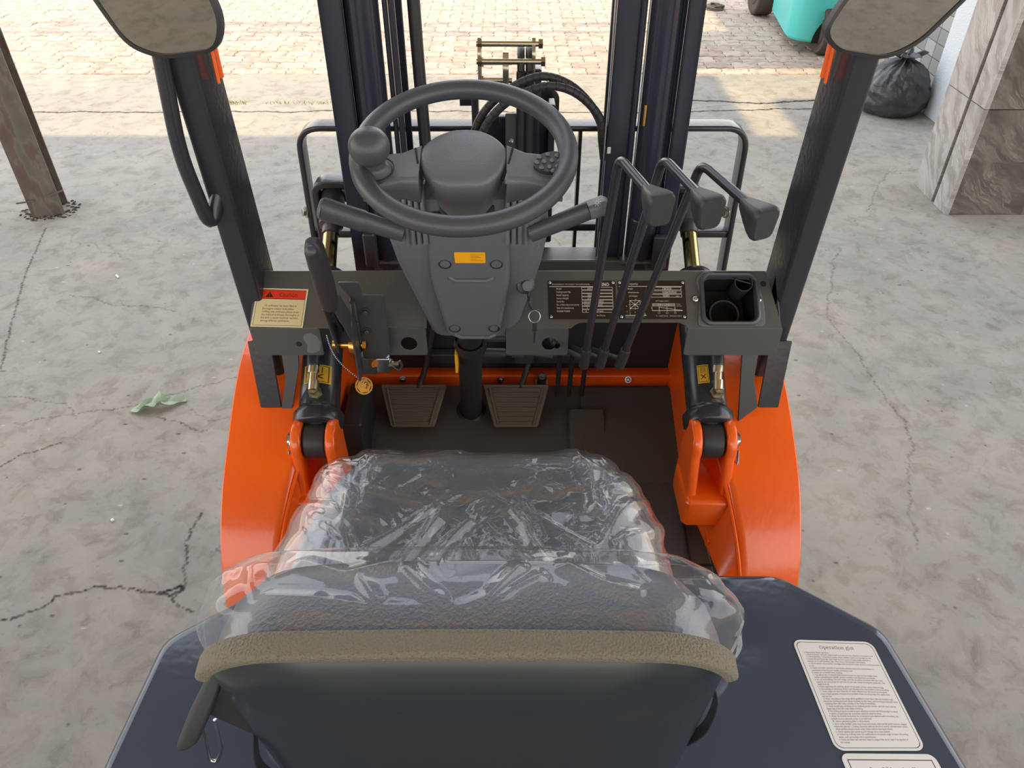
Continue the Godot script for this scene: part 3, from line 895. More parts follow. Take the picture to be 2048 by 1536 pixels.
func fender(s: int) -> void:
	var g := group("fender", "orange front fender on the %s" % ["steering wheel knob side" if s < 0 else "control lever side"])
	var arch: Array = ARCH_L if s < 0 else ARCH_R
	var path := []
	for q in arch: path.append(v(0, q[1], q[0]))
	path = smooth_path(path, 5)
	var xo := -0.597 if s < 0 else 0.602
	var rows := []
	for i in path.size():
		var p: Vector3 = path[i]; var t := float(i) / (path.size() - 1)
		var z1: float = clampf((p.z + 1.25) / 0.25, 0, 1)
		var xi := s * lerpf(0.425, 0.487, z1)       # the inner edge draws out towards the rear
		var row := PackedVector3Array()
		row.append(v(xo, p.y - 0.035, p.z)); row.append(v(xo, p.y - 0.004, p.z)); row.append(v(xo - s * 0.004, p.y, p.z))
		row.append(v(lerpf(xo, xi, 0.5), p.y + 0.001, p.z))
		row.append(v(xi + s * 0.012, p.y, p.z)); row.append(v(xi + s * 0.003, p.y - 0.005, p.z + 0.002)); row.append(v(xi - s * 0.003, p.y - 0.016, p.z + 0.004))
		row.append(v(xi - s * 0.018 - s * 0.025 * z1, min(p.y - 0.04, 0.61), p.z + 0.006))
		rows.append(row)
	var st := new_st(); grid(st, rows, false, false, s > 0)
	obj("arch", st, M.orange, g)
	# weld bead along the inside, and the lug plates that carry the tilt cylinder
	st = new_st()
	var pts := []
	for i in range(10, rows.size() - 6): pts.append(rows[i][6] + v(s * -0.002, 0, 0))
	tube(st, pts, 0.004, 6)
	obj("weld_bead", st, M.orange, g)
	var cx := -0.408 if s < 0 else 0.415
	for k in [-1, 1]:
		st = new_st()
		var poly := PackedVector2Array()
		for i in 13:
			var a := -0.35 + (PI + 0.7) * i / 12.0
			poly.append(Vector2(cos(a) * 0.047, sin(a) * 0.047 + 0.0))
		poly.append(Vector2(-0.055, -0.13)); poly.append(Vector2(0.075, -0.15))
		plate(st, poly, v(cx + k * 0.0355 + 0.010, 0.852, -1.188), Vector3.BACK, Vector3.UP, 0.02, 0.004)
		obj("lug", st, M.orange, g)
	st = new_st(); box(st, v(cx, 0.71, -1.17), v(0.10, 0.08, 0.13), 0.01)
	obj("lug_base", st, M.orange, g)
	st = new_st()
	var ox := cx + s * 0.047
	lathe(st, [[0, 0.016], [0.010, 0.016], [0.014, 0.013], [0.014, 0.006], [0.024, 0.006], [0.024, 0.0]], v(ox, 0.852, -1.188), Vector3.RIGHT * s, 16)
	tube(st, [v(ox + s * 0.008, 0.842, -1.165), v(ox + s * 0.010, 0.815, -1.155), v(ox + s * 0.007, 0.81, -1.17)], 0.003, 6)
	obj("pin_end", st, M.steel, g)

func floor_and_pedals() -> void:
	var g := group("footwell")
	var st := new_st()
	# flat mat, then the sloping toe board
	var prof := [v(0, 0.612, -0.70), v(0, 0.612, -1.335), v(0, 0.622, -1.37), v(0, 0.684, -1.572), v(0, 0.682, -1.59)]
	var rows := []
	for p in prof: rows.append(PackedVector3Array([v(-0.405, p.y - 0.02, p.z), v(-0.40, p.y, p.z), v(0.428, p.y, p.z), v(0.432, p.y - 0.02, p.z)]))
	grid(st, rows)
	obj("floor_mat", st, M.mat_rubber, g)
	st = new_st()
	for z in [-1.05]: box(st, v(0.33, 0.6135, z), v(0.2, 0.003, 0.004))
	bar(st, v(0.372, 0.615, -0.75), v(0.395, 0.615, -1.33), 0.005, 0.004, 0.001)
	obj("mat_joint", st, M.slot, g)
	st = new_st(); plate(st, round_poly([Vector2(0, 0), Vector2(0.26, 0), Vector2(0.235, -0.30), Vector2(0.0, -0.30)], 0.01), v(0.178, 0.690, -1.563), Vector3.RIGHT, v(0, 0.293, -0.956), 0.003, 0.001)
	obj("cover_plate", st, M.mat_rubber, g)
	# toe bar and bulkhead
	st = new_st(); bar(st, v(-0.43, 0.695, -1.60), v(0.435, 0.695, -1.60), 0.04, 0.044, 0.006)
	bar(st, v(-0.40, 0.60, -1.33), v(-0.425, 0.69, -1.6), 0.02, 0.05, 0.004); bar(st, v(0.432, 0.61, -1.1), v(0.44, 0.69, -1.6), 0.012, 0.05, 0.004)
	obj("toe_bar", st, M.orange, g)
	for x in [-0.285, -0.03, 0.077, 0.303]:
		put("bolt", small_bolt, M.steel, g, facing(v(x, 0.705, -1.578), v(0, 0.5, 1)))
	st = new_st(); box(st, v(0.0, 0.84, -1.625), v(0.92, 0.28, 0.012), 0.002)
	obj("bulkhead", st, M.inner_dark, g)
	st = new_st()
	for q in [[v(0.0, 0.765, -1.60), v(0.45, 0.03, 0.03)], [v(0.03, 0.80, -1.58), v(0.05, 0.05, 0.06)], [v(0.28, 0.95, -1.56), v(0.05, 0.03, 0.1)]]: box(st, q[0], q[1], 0.004)
	obj("bulkhead_bracket", st, M.dark_bracket, g)
	# inner box beside the mat
	st = new_st(); box(st, v(-0.375, 0.68, -1.42), v(0.05, 0.16, 0.16), 0.006)
	obj("side_box", st, M.inner_dark, g)
	# clutch and brake pedals, accelerator
	for x in [-0.249, 0.010]:
		var pd := group("foot_pedal", "", v(x, 0.66, -1.5))
		var n := v(0, 0.80, 0.60).normalized(); var ay := v(0, 0.6, -0.8)
		st = new_st()
		plate(st, round_poly([Vector2(-0.055, -0.055), Vector2(0.055, -0.055), Vector2(0.085, 0.055), Vector2(-0.085, 0.055)], 0.008), v(x, 0.693, -1.485), Vector3.RIGHT, ay, 0.008, 0.002)
		obj("pad", st, M.pedal, pd)
		st = new_st()
		for k in 8:
			var yy := -0.045 + k * 0.0125; var w := lerpf(0.047, 0.073, (yy + 0.05) / 0.1)
			box(st, v(x, 0.693, -1.485) + ay * yy + n * 0.010, v(w * 2 * 0.84, 0.005, 0.004), 0.001, Basis(Vector3.RIGHT, n, ay * -1))
		for k in [-1, 1]:
			bar(st, v(x + k * 0.044, 0.693, -1.485) + ay * -0.05 + n * 0.010, v(x + k * 0.068, 0.693, -1.485) + ay * 0.045 + n * 0.010, 0.004, 0.004, 0.001, n)
		obj("tread", st, M.pedal, pd)
		st = new_st(); tube(st, fillet([v(x, 0.70, -1.50), v(x + 0.03, 0.76, -1.56), v(x + 0.05, 0.86, -1.59)], 0.02), 0.008, 8)
		obj("arm", st, M.inner_dark, pd)
	var ac := group("accelerator_pedal", "", v(0.19, 0.66, -1.46))
	st = new_st(); plate(st, round_poly([Vector2(-0.047, -0.085), Vector2(0.047, -0.085), Vector2(0.045, 0.035), Vector2(-0.043, 0.035)], 0.008), v(0.188, 0.657, -1.463), Vector3.RIGHT, v(0, 0.42, -0.91), 0.01, 0.002)
	obj("pad", st, M.mat_rubber, ac)
	st = new_st()
	for k in 8: bar(st, v(0.151 + k * 0.0105, 0.63, -1.388), v(0.151 + k * 0.0105, 0.677, -1.490), 0.004, 0.006, 0.001)
	obj("tread", st, M.mat_rubber, ac)
	# round light-coloured switch on the toe bar
	st = new_st(); lathe(st, [[0.0, 0.05], [0.010, 0.046], [0.013, 0.035], [0.013, 0.0], [0.016, 0.0], [0.016, -0.02]], v(0.077, 0.70, -1.575), v(0, 0.8, 0.5), 14)
	obj("floor_switch", st, M.white_mark if false else M.rod_steel, g)

const PB := Vector3(0, 1.09, -1.253)                # front edge of the panel
const PY := Vector3(0, 0.6318, -0.7751)             # up the slope of the panel
func pan(x: float, t: float, lift := 0.0) -> Vector3: return Vector3(x, 0, 0) + PB + PY * t + Vector3(0, 0.7751, 0.6318) * lift

func dashboard() -> void:
	var g := group("dashboard", "", v(0.02, 1.09, -1.3))
	var st := new_st()
	var N := v(0, 0.7751, 0.6318)
	var poly := PackedVector2Array([Vector2(-0.516, 0), Vector2(-0.168, 0), Vector2(-0.168, 0.03), Vector2(-0.012, 0.03), Vector2(-0.012, 0), Vector2(0.116, 0)])
	for q in [Vector2(0.124, 0.007), Vector2(0.135, 0.012), Vector2(0.330, 0.012), Vector2(0.342, 0.006), Vector2(0.346, 0.0), Vector2(0.532, 0), Vector2(0.508, 0.119), Vector2(-0.509, 0.119)]: poly.append(q)
	var well := PackedVector2Array()
	for p in rrect(0.100, 0.090, 0.014, 5): well.append(p + Vector2(0.431, 0.058))
	plate(st, poly, PB - N * 0.003, Vector3.RIGHT, PY, 0.003, 0.0006, [well.duplicate()])
	box(st, pan(0.0, 0.1185, -0.012) , v(1.015, 0.024, 0.004), 0.0015, Basis(Vector3.RIGHT, N, -PY))
	obj("panel", st, M.dash_paint, g)
	# front flanges: x0, x1, hole centre and radius
	for f in [[-0.516, -0.379, 0.0, 0.0, 0.0], [-0.258, -0.170, -0.206, 1.052, 0.0165], [-0.012, 0.112, 0.075, 1.052, 0.0155], [0.346, 0.534, 0.0, 0.0, 0.0]]:
		st = new_st()
		var w: float = f[1] - f[0]
		var pl := round_poly([Vector2(f[0], 1.09), Vector2(f[0] - 0.0, 1.024), Vector2(f[1], 1.024), Vector2(f[1], 1.09)], 0.006, 3)
		var holes := []
		if f[4] > 0.0:
			var h := PackedVector2Array()
			for p in circle(f[4], 20): h.append(p + Vector2(f[2], f[3]))
			holes.append(h)
		plate(st, pl, v(0, 0, -1.256), Vector3.RIGHT, Vector3.UP, 0.003, 0.0006, holes)
		obj("flange", st, M.dash_paint, g)
	st = new_st()   # end caps and the dark inside
	for x in [-0.514, 0.531]:
		st = new_st(); plate(st, PackedVector2Array([Vector2(-1.256, 1.026), Vector2(-1.256, 1.088), Vector2(-1.342, 1.158), Vector2(-1.342, 1.026)]), v(x, 0, 0), Vector3.BACK, Vector3.UP, 0.003, 0.0005)
		obj("end_cap", st, M.dash_paint, g)
	st = new_st(); lathe(st, [[0.0, 0.0004], [0.0055, 0.0004], [0.006, 0.0]], v(-0.426, 1.052, -1.2528), Vector3.BACK, 14)  # flat dark disc that paints the shade of a bolt hole
	obj("painted_bolt_hole", st, M.slot, g)
	st = new_st(); lathe(st, [[0.0, 0.0], [0.009, 0.0], [0.009, 0.045], [0.0065, 0.045], [0.0065, 0.06]], v(0.075, 1.052, -1.30), v(0.25, 0.05, 1), 12)
	obj("plug", st, M.inner_dark, g)
	st = new_st(); plate(st, round_poly([Vector2(-0.412, 1.075), Vector2(-0.398, 1.079), Vector2(-0.388, 1.072), Vector2(-0.381, 1.058), Vector2(-0.386, 1.036), Vector2(-0.400, 1.029), Vector2(-0.414, 1.031), Vector2(-0.409, 1.050), Vector2(-0.416, 1.064)], 0.006, 3), v(0, 0, -1.2534), Vector3.RIGHT, Vector3.UP, 0.0006, 0.0002)
	obj("worn_patch", st, mat(Color(0.42, 0.43, 0.44), 0.3), g)
	# stickers and plates
	var cs := sticker("caution_sticker", pan(-0.507, 0.0835, 0.0003), pan(-0.405, 0.0805, 0.0003), pan(-0.515, 0.0035, 0.0003), printed(caution_picture(), 0.35), g, 0.0005, 0.0006, pan(-0.412, 0.001, 0.0003))
	tag(cs, "red and cream caution sticker")
	for k in 2:
		var x0 := 0.0715 if k == 0 else 0.2105
		var pl := sticker("rating_plate" if k == 0 else "capacity_plate", pan(x0, 0.0985, 0.0003), pan(x0 + 0.134, 0.0985, 0.0003), pan(x0 + 0.001, 0.0185, 0.0003), printed(rating_picture() if k == 0 else capacity_picture(), 0.35, 0.2), g, 0.001, 0.001)
		tag(pl, "black plate with white lettering")
		for c in [[0.004, 0.094], [0.130, 0.094], [0.006, 0.023], [0.130, 0.023]]:
			if k == 0 and c[0] > 0.1 and c[1] < 0.05: continue
			put("rivet", screw_mesh(0.0032), M.steel, g, facing(pan(x0 + c[0], c[1], 0.001), N))
	# cup holder let into the right end
	var ch := group("cup_holder", "dark recessed cup holder with a raised rim", v(0.43, 1.13, -1.3))
	var rings := []
	for q in [[0.118, 0.108, 0.0, 0.020], [0.116, 0.106, 0.010, 0.019], [0.108, 0.098, 0.0125, 0.017], [0.102, 0.092, 0.010, 0.015], [0.100, 0.090, -0.004, 0.014], [0.093, 0.080, -0.065, 0.012]]:
		var row := PackedVector3Array()
		for p in rrect(q[0], q[1], q[3], 5): row.append(pan(0.431 + p.x, 0.058 + p.y, q[2]))
		rings.append(row)
	st = new_st(); grid(st, rings.slice(0, 5), false, true)
	obj("rim", st, M.plastic_dark, ch)
	st = new_st(); loft(st, rings.slice(4), false, true)
	obj("well", st, M.slot, ch)
	st = new_st()
	lathe(st, [[0.0185, -0.05], [0.0185, 0.008], [0.0165, 0.008], [0.0165, -0.05]], pan(0.460, 0.092), N, 24)
	obj("tube", st, M.inner_dark, ch)
	st = new_st(); lathe(st, [[0.030, -0.062], [0.030, -0.02], [0.027, -0.02]], pan(0.425, 0.035), N, 28)
	obj("well_ring", st, M.inner_dark, ch)
	st = new_st()
	plate(st, round_poly([Vector2(-0.066, -0.055), Vector2(0.068, -0.055), Vector2(0.068, 0.0), Vector2(0.060, 0.03), Vector2(-0.045, 0.062), Vector2(-0.066, 0.045), Vector2(-0.058, 0.012)], 0.012), pan(0.431, 0.058, 0.0), Vector3.RIGHT, PY, 0.003, 0.001, [rrect(0.104, 0.094, 0.014, 5)])
	obj("base_plate", st, M.plastic, ch)
	for q in [[0.364, 0.059], [0.488, 0.058]]:
		put("screw", screw_mesh(0.007), M.steel, ch, facing(pan(q[0], q[1], 0.003), N))
	st = new_st(); lathe(st, [[0.0, 0.0], [0.006, 0.0003]], pan(0.501, 0.092, 0.0004), N, 16)  # flat dark disc laid on the panel for a hole
	obj("hole", st, M.slot, g)
	# thin strip along the front edge, in the panel paint
	st = new_st(); bar(st, pan(-0.258, 0.003, 0.0003), pan(-0.17, 0.003, 0.0003), 0.004, 0.0006, 0.0002)
	obj("edge_strip", st, M.dash_paint, g)

func caution_picture() -> Image:
	var im := Image.create_empty(512, 400, false, Image.FORMAT_RGB8)
	im.fill(Color(0.86, 0.82, 0.68))
	im.fill_rect(Rect2i(16, 14, 480, 372), Color(0.20, 0.17, 0.12)); im.fill_rect(Rect2i(20, 18, 472, 364), Color(0.83, 0.78, 0.60))
	im.fill_rect(Rect2i(20, 18, 472, 88), Color(0.83, 0.22, 0.13)); im.fill_rect(Rect2i(16, 106, 480, 6), Color(0.25, 0.10, 0.06))
	for y in 54:
		var w := int(y * 0.74)
		im.fill_rect(Rect2i(135 - w, 38 + y, 2 * w + 1, 1), Color(0.06, 0.06, 0.06))
	im.fill_rect(Rect2i(132, 56, 7, 20), Color(0.83, 0.22, 0.13)); im.fill_rect(Rect2i(132, 81, 7, 6), Color(0.83, 0.22, 0.13))
	write(im, "Caution", Vector2(232, 84), 52, Color(0.25, 0.07, 0.05))
	var lines := ["-35℃ antifreeze has been filled in", "the engine coolant tank,before", "refilling new antifreeze,please drain", "the residual antifreeze thoroughly in", "the tank to avoid chemical reactions", "among different antifreezes."]
	for i in 6: write(im, lines[i], Vector2(98 if i == 0 else 86, 190 + i * 31), 25, Color(0.12, 0.10, 0.08), "Droid Sans", 0.92)
	return im

func rating_picture() -> Image:
	var im := Image.create_empty(640, 384, false, Image.FORMAT_RGB8); im.fill(Color(0.13, 0.125, 0.115))
	var w := Color(0.93, 0.92, 0.88)
	write(im, "BALANCEWEIGHT TYPE FORKLIFT TRUCK WITH ENGINE", Vector2(40, 44), 17, w, "Droid Sans", 0.86)
	write(im, "F", Vector2(446, 54), 42, w); write(im, "IND", Vector2(508, 54), 42, w); write(im, "F", Vector2(447, 54), 42, w); write(im, "IND", Vector2(509, 54), 42, w)
	im.fill_rect(Rect2i(12, 58, 420, 5), w)
	var rows := [["Model", "CPCD"], ["Configuration No.", ""], ["Rated Capacity", "3600"], ["Service Weight", "4720"], ["Serial No.", "LB1102        00851"], ["No. of Manufacture License", "TS251         -2025"], ["Date of manufacture", "    1"], ["ENGINE POWER", "  4     50  KW/rpm"]]
	for i in 8:
		var y := 66 + i * 32
		write(im, rows[i][0], Vector2(78, y + 24), 21, w, "Droid Sans", 0.85)
		frame_rect(im, Rect2i(318, y, 294, 28), 3, w)
		write(im, rows[i][1], Vector2(335 if i > 3 else 372, y + 24), 24, w)
	write(im, "Made in China", Vector2(392, 356), 22, w)
	return im

func capacity_picture() -> Image:
	var im := Image.create_empty(640, 384, false, Image.FORMAT_RGB8); im.fill(Color(0.13, 0.125, 0.115))
	var w := Color(0.93, 0.92, 0.88)
	write(im, "Capacity", Vector2(100, 42), 24, w)
	im.fill_rect(Rect2i(10, 56, 600, 4), w)
	var rows := [["Model", "ZM300"], ["Attachments", "sideshifter"], ["Lift Height", "3000"]]
	for i in 3:
		var y := 66 + i * 36
		write(im, rows[i][0], Vector2(92 + 4 * i, y + 24), 20, w, "Droid Sans", 0.9)
		frame_rect(im, Rect2i(300 + i * 6, y, 300 - i * 4, 29), 3, w)
		write(im, rows[i][1], Vector2(420, y + 25), 29, w)
	write(im, "mm", Vector2(545, 164), 18, w)
	# outline of a load on a mast, and the load curve
	frame_rect(im, Rect2i(105, 198, 100, 84), 3, w)
	line_on(im, Vector2(105, 198), Vector2(205, 282), 3, w); line_on(im, Vector2(205, 198), Vector2(105, 282), 3, w)
	line_on(im, Vector2(155, 190), Vector2(155, 290), 2, w); line_on(im, Vector2(95, 240), Vector2(215, 240), 2, w)
	line_on(im, Vector2(105, 282), Vector2(105, 342), 2, w); line_on(im, Vector2(215, 210), Vector2(232, 345), 4, w); line_on(im, Vector2(232, 210), Vector2(246, 345), 3, w)
	line_on(im, Vector2(212, 212), Vector2(250, 226), 4, w); im.fill_rect(Rect2i(60, 345, 200, 5), w)
	write(im, "A", Vector2(160, 196), 18, w); write(im, "D", Vector2(146, 322), 18, w); write(im, "B", Vector2(68, 262), 18, w); write(im, "C", Vector2(74, 318), 18, w)
	write(im, "Capacity when the mast is in vertical", Vector2(60, 364), 11, w); write(im, "order the vertical position", Vector2(60, 377), 11, w)
	write(im, "Lift Height (mm)", Vector2(352, 210), 17, w)
	im.fill_rect(Rect2i(318, 228, 216, 30), Color(0.62, 0.61, 0.58)); write(im, "3300 | 2975 | 2285", Vector2(322, 253), 25, Color(0.1, 0.1, 0.1), "Droid Sans", 0.93)
	write(im, "Group", Vector2(545, 240), 14, w); write(im, "capacity", Vector2(545, 258), 14, w)
	line_on(im, Vector2(310, 262), Vector2(318, 300), 3, w); line_on(im, Vector2(318, 300), Vector2(600, 300), 4, w); line_on(im, Vector2(380, 266), Vector2(600, 298), 3, w)
	for x in [380, 455, 530]: line_on(im, Vector2(x, 262), Vector2(x, 312), 3, w)
	for k in 3: write(im, ["500", "600", "700"][k], Vector2(368 + k * 75, 330), 15, w)
	write(im, "E   Load Center   Distance (mm)", Vector2(350, 358), 17, w)
	return im

func leg_at(s: int, y: float) -> float:      # the legs lean back a little
	return (1.17 - y) * -0.07
func guard_leg(s: int) -> void:
	var g := group("guard_leg", "", v(s * 0.53, 1.1, -1.34))
	var x0 := -0.495 if s < 0 else 0.528          # inner face
	var x1 := -0.541 if s < 0 else 0.573
	var st := new_st()
	var rings := []
	for y in [0.92, 1.0, 1.17, 1.45, 1.8, 2.12]:
		var lean: float = (y - 1.17) * 0.10
		var row := PackedVector3Array()
		for p in rrect(absf(x1 - x0), 0.108, 0.007, 2): row.append(v((x0 + x1) / 2 + p.x, y, -1.345 + lean - p.y))
		rings.append(row)
	loft(st, rings)
	obj("post", st, M.black_paint, g)
	# foot of the leg: gussets that reach down to the fender
	st = new_st()
	var ay := Vector3.UP
	var tip := x0 - s * (0.0195 if s < 0 else 0.044)
	var down := v(0, 0.965, -0.262)
	st = new_st()
	plate(st, round_poly([Vector2(x1, 0.0), Vector2(x0, 0.0), Vector2(x0 - s * 0.006, -0.150), Vector2(x1 - s * 0.008, -0.150)], 0.003), v(0, 1.035, -1.290), Vector3.RIGHT, down, 0.006, 0.001)
	obj("foot_plate", st, M.black_paint, g)
	st = new_st()
	plate(st, round_poly([Vector2(x0 - s * 0.020, -0.03), Vector2(x0 - s * 0.054, -0.03), Vector2(x0 - s * 0.052, -0.06), Vector2(tip, -0.185), Vector2(x0 - s * 0.006, -0.150), Vector2(x0 - s * 0.022, -0.085)], 0.003), v(0, 1.035, -1.292), Vector3.RIGHT, down, 0.006, 0.001)
	obj("gusset", st, M.dark_bracket, g)
	if s < 0:
		st = new_st()
		tube(st, fillet([v(-0.520, 1.375, -1.29), v(-0.540, 1.30, -1.255), v(-0.553, 1.45, -1.24), v(-0.538, 1.63, -1.238), v(-0.515, 1.64, -1.27)], 0.05, 7), 0.0125, 14)
		tag(obj("grab_handle", st, M.black_paint, g), "bent black grab handle")
	else:
		st = new_st(); box(st, v(0.56, 2.12, -1.25), v(0.06, 0.05, 0.1), 0.005)
		obj("cap", st, M.black_paint, g)
	# orange lamp bracket on the inner front edge
	st = new_st()
	var xb := x0 - s * 0.012
	box(st, v(xb, 1.80, -1.372 + 0.06), v(0.012, 0.50, 0.010), 0.002); box(st, v(xb - s * 0.006, 1.80, -1.345 + 0.06), v(0.004, 0.50, 0.006), 0.001)
	obj("lamp_bracket", st, M.orange, g)

func mirror(s: int) -> void:
	var g := group("mirror", "", v(s * 0.55, 1.72, -1.2))
	var pts: Array
	if s < 0: pts = [Vector2(-0.640, 1.80), Vector2(-0.606, 1.688), Vector2(-0.578, 1.624), Vector2(-0.530, 1.607), Vector2(-0.436, 1.622), Vector2(-0.417, 1.665), Vector2(-0.445, 1.80), Vector2(-0.50, 1.84), Vector2(-0.60, 1.84)]
	else: pts = [Vector2(0.530, 1.80), Vector2(0.468, 1.69), Vector2(0.452, 1.648), Vector2(0.480, 1.622), Vector2(0.562, 1.606), Vector2(0.610, 1.628), Vector2(0.665, 1.70), Vector2(0.72, 1.78), Vector2(0.69, 1.83), Vector2(0.58, 1.84)]
	var c := Vector2.ZERO
	for p in pts: c += p
	c /= pts.size()
	var outer := round_poly(pts, 0.05, 6)
	var inner := PackedVector2Array(); var back := PackedVector2Array()
	for p in outer:
		inner.append(p - (p - c).normalized() * 0.0065); back.append(c + (p - c) * 0.8)
	# the face leans: forward at the bottom (it looks down and in at the floor behind)
	var at := func(p: Vector2, d: float) -> Vector3: return v(p.x, p.y, -1.205 + (p.y - 1.70) * 0.10 - s * (p.x - c.x) * 0.12 + d)
	var st := new_st()
	var rings := []
	for q in [[back, -0.032], [outer, -0.016], [outer, 0.0], [inner, 0.003], [inner, 0.0]]:
		var row := PackedVector3Array()
		for p in q[0]: row.append(at.call(p, q[1]))
		rings.append(row)
	loft(st, rings, true, false)
	obj("housing", st, M.rubber, g)
	st = new_st()
	var ring := PackedVector3Array()
	for p in inner: ring.append(at.call(p, 0.0005))
	fan(st, ring)
	tag(obj("mirror_glass", st, M.mirror, g), "mirror glass")
	st = new_st(); tube(st, fillet([at.call(c, -0.03), v(s * 0.56, 1.78, -1.26), v(s * 0.545, 1.84, -1.29)], 0.02), 0.009, 8)
	obj("arm", st, M.black_paint, g)

func tilt_cylinder(s: int) -> void:
	var cx := -0.408 if s < 0 else 0.415
	var a := v(cx, 0.852, -1.188); var b := v(-0.438 if s < 0 else 0.425, 1.125, -1.75)
	var d := (b - a).normalized()
	var g := group("tilt_cylinder", "", a)
	var st := new_st()
	lathe(st, [[0.0, 0.026], [0.047, 0.026], [0.053, 0.033], [0.053, 0.056], [0.046, 0.064], [0.043, 0.07], [0.043, 0.40], [0.040, 0.41], [0.0, 0.41]], a, d, 28)
	obj("barrel", st, M.black_paint, g)
	st = new_st()     # eye round the pin
	lathe(st, [[0.0, -0.0245], [0.033, -0.0245], [0.038, -0.019], [0.0385, 0.019], [0.033, 0.0245], [0.0, 0.0245]], a, Vector3.RIGHT, 26)
	lathe(st, [[0.030, 0.01], [0.034, 0.05]], a, d, 20)
	obj("eye", st, M.inner_dark, g)
	st = new_st(); lathe(st, [[0.018, 0.40], [0.018, 0.585]], a, d, 20)
	obj("rod", st, M.chrome_rod, g)
	st = new_st(); lathe(st, [[0.0, 0.525], [0.021, 0.525], [0.021, 0.548], [0.029, 0.552], [0.030, 0.645], [0.026, 0.655], [0.0, 0.655]], a, d, 20)
	obj("rod_head", st, M.dark_bracket, g)
	# hose union on top
	var up := d.cross(Vector3.RIGHT).normalized(); if up.y < 0: up = -up
	var hx := 0.0 if s < 0 else 0.012
	var p0 := a + d * 0.088 + up * 0.040 + v(hx, 0, 0)
	st = new_st()
	lathe(st, [[0.015, -0.004], [0.015, 0.008], [0.011, 0.008], [0.011, 0.026], [0.0, 0.028]], p0, up, 6)
	var e := p0 + up * 0.02
	lathe(st, [[0.011, 0.0], [0.011, 0.02], [0.009, 0.02], [0.009, 0.036], [0.0125, 0.036], [0.0125, 0.052], [0.009, 0.054]], e, (d + up * 0.25).normalized(), 10)
	obj("union", st, M.zinc, g)
	st = new_st()
	var e2 := e + (d + up * 0.25).normalized() * 0.05
	var e3 := e2 + (d + up * 0.25).normalized() * 0.045
	lathe(st, [[0.0125, 0.0], [0.0135, 0.004], [0.0135, 0.045], [0.011, 0.047]], e2, (d + up * 0.25).normalized(), 14)
	var hp := [e3, e3 + d * 0.025 + up * 0.012, e3 + d * 0.045 + up * 0.022 + v(0.012 * -s, 0, 0), e3 + d * 0.058 + up * 0.022 + v(0.04 * -s, 0, 0), e3 + d * 0.065 + up * 0.01 + v(0.085 * -s, 0, 0)]
	tube(st, smooth_path(hp, 6), 0.0095, 12)
	obj("hose", st, M.hose, g)
	# yellow label round the barrel
	st = new_st()
	var side := up.cross(d).normalized()
	var rows := [PackedVector3Array(), PackedVector3Array()]
	var k0 := -0.7 if s < 0 else -0.55
	var k1 := 0.75 if s < 0 else 0.0
	for i in 13:
		var an := lerpf(k0, k1, i / 12.0)
		var n := up * cos(an) + v(1, 0, 0) * sin(an)
		rows[0].append(a + d * 0.112 + n * 0.0437); rows[1].append(a + d * 0.155 + n * 0.0437)
	grid(st, rows)
	var im := Image.create_empty(128, 96, false, Image.FORMAT_RGB8); im.fill(Color(0.80, 0.64, 0.16))
	frame_rect(im, Rect2i(8, 8, 112, 80), 4, Color(0.3, 0.22, 0.1)); line_on(im, Vector2(30, 30), Vector2(60, 66), 6, Color(0.4, 0.16, 0.1)); line_on(im, Vector2(60, 30), Vector2(34, 66), 6, Color(0.4, 0.16, 0.1))
	for q in 4: im.fill_rect(Rect2i(70, 26 + q * 12, 40, 4), Color(0.3, 0.22, 0.1))
	tag(obj("yellow_label", st, printed(im, 0.4), g), "yellow label")

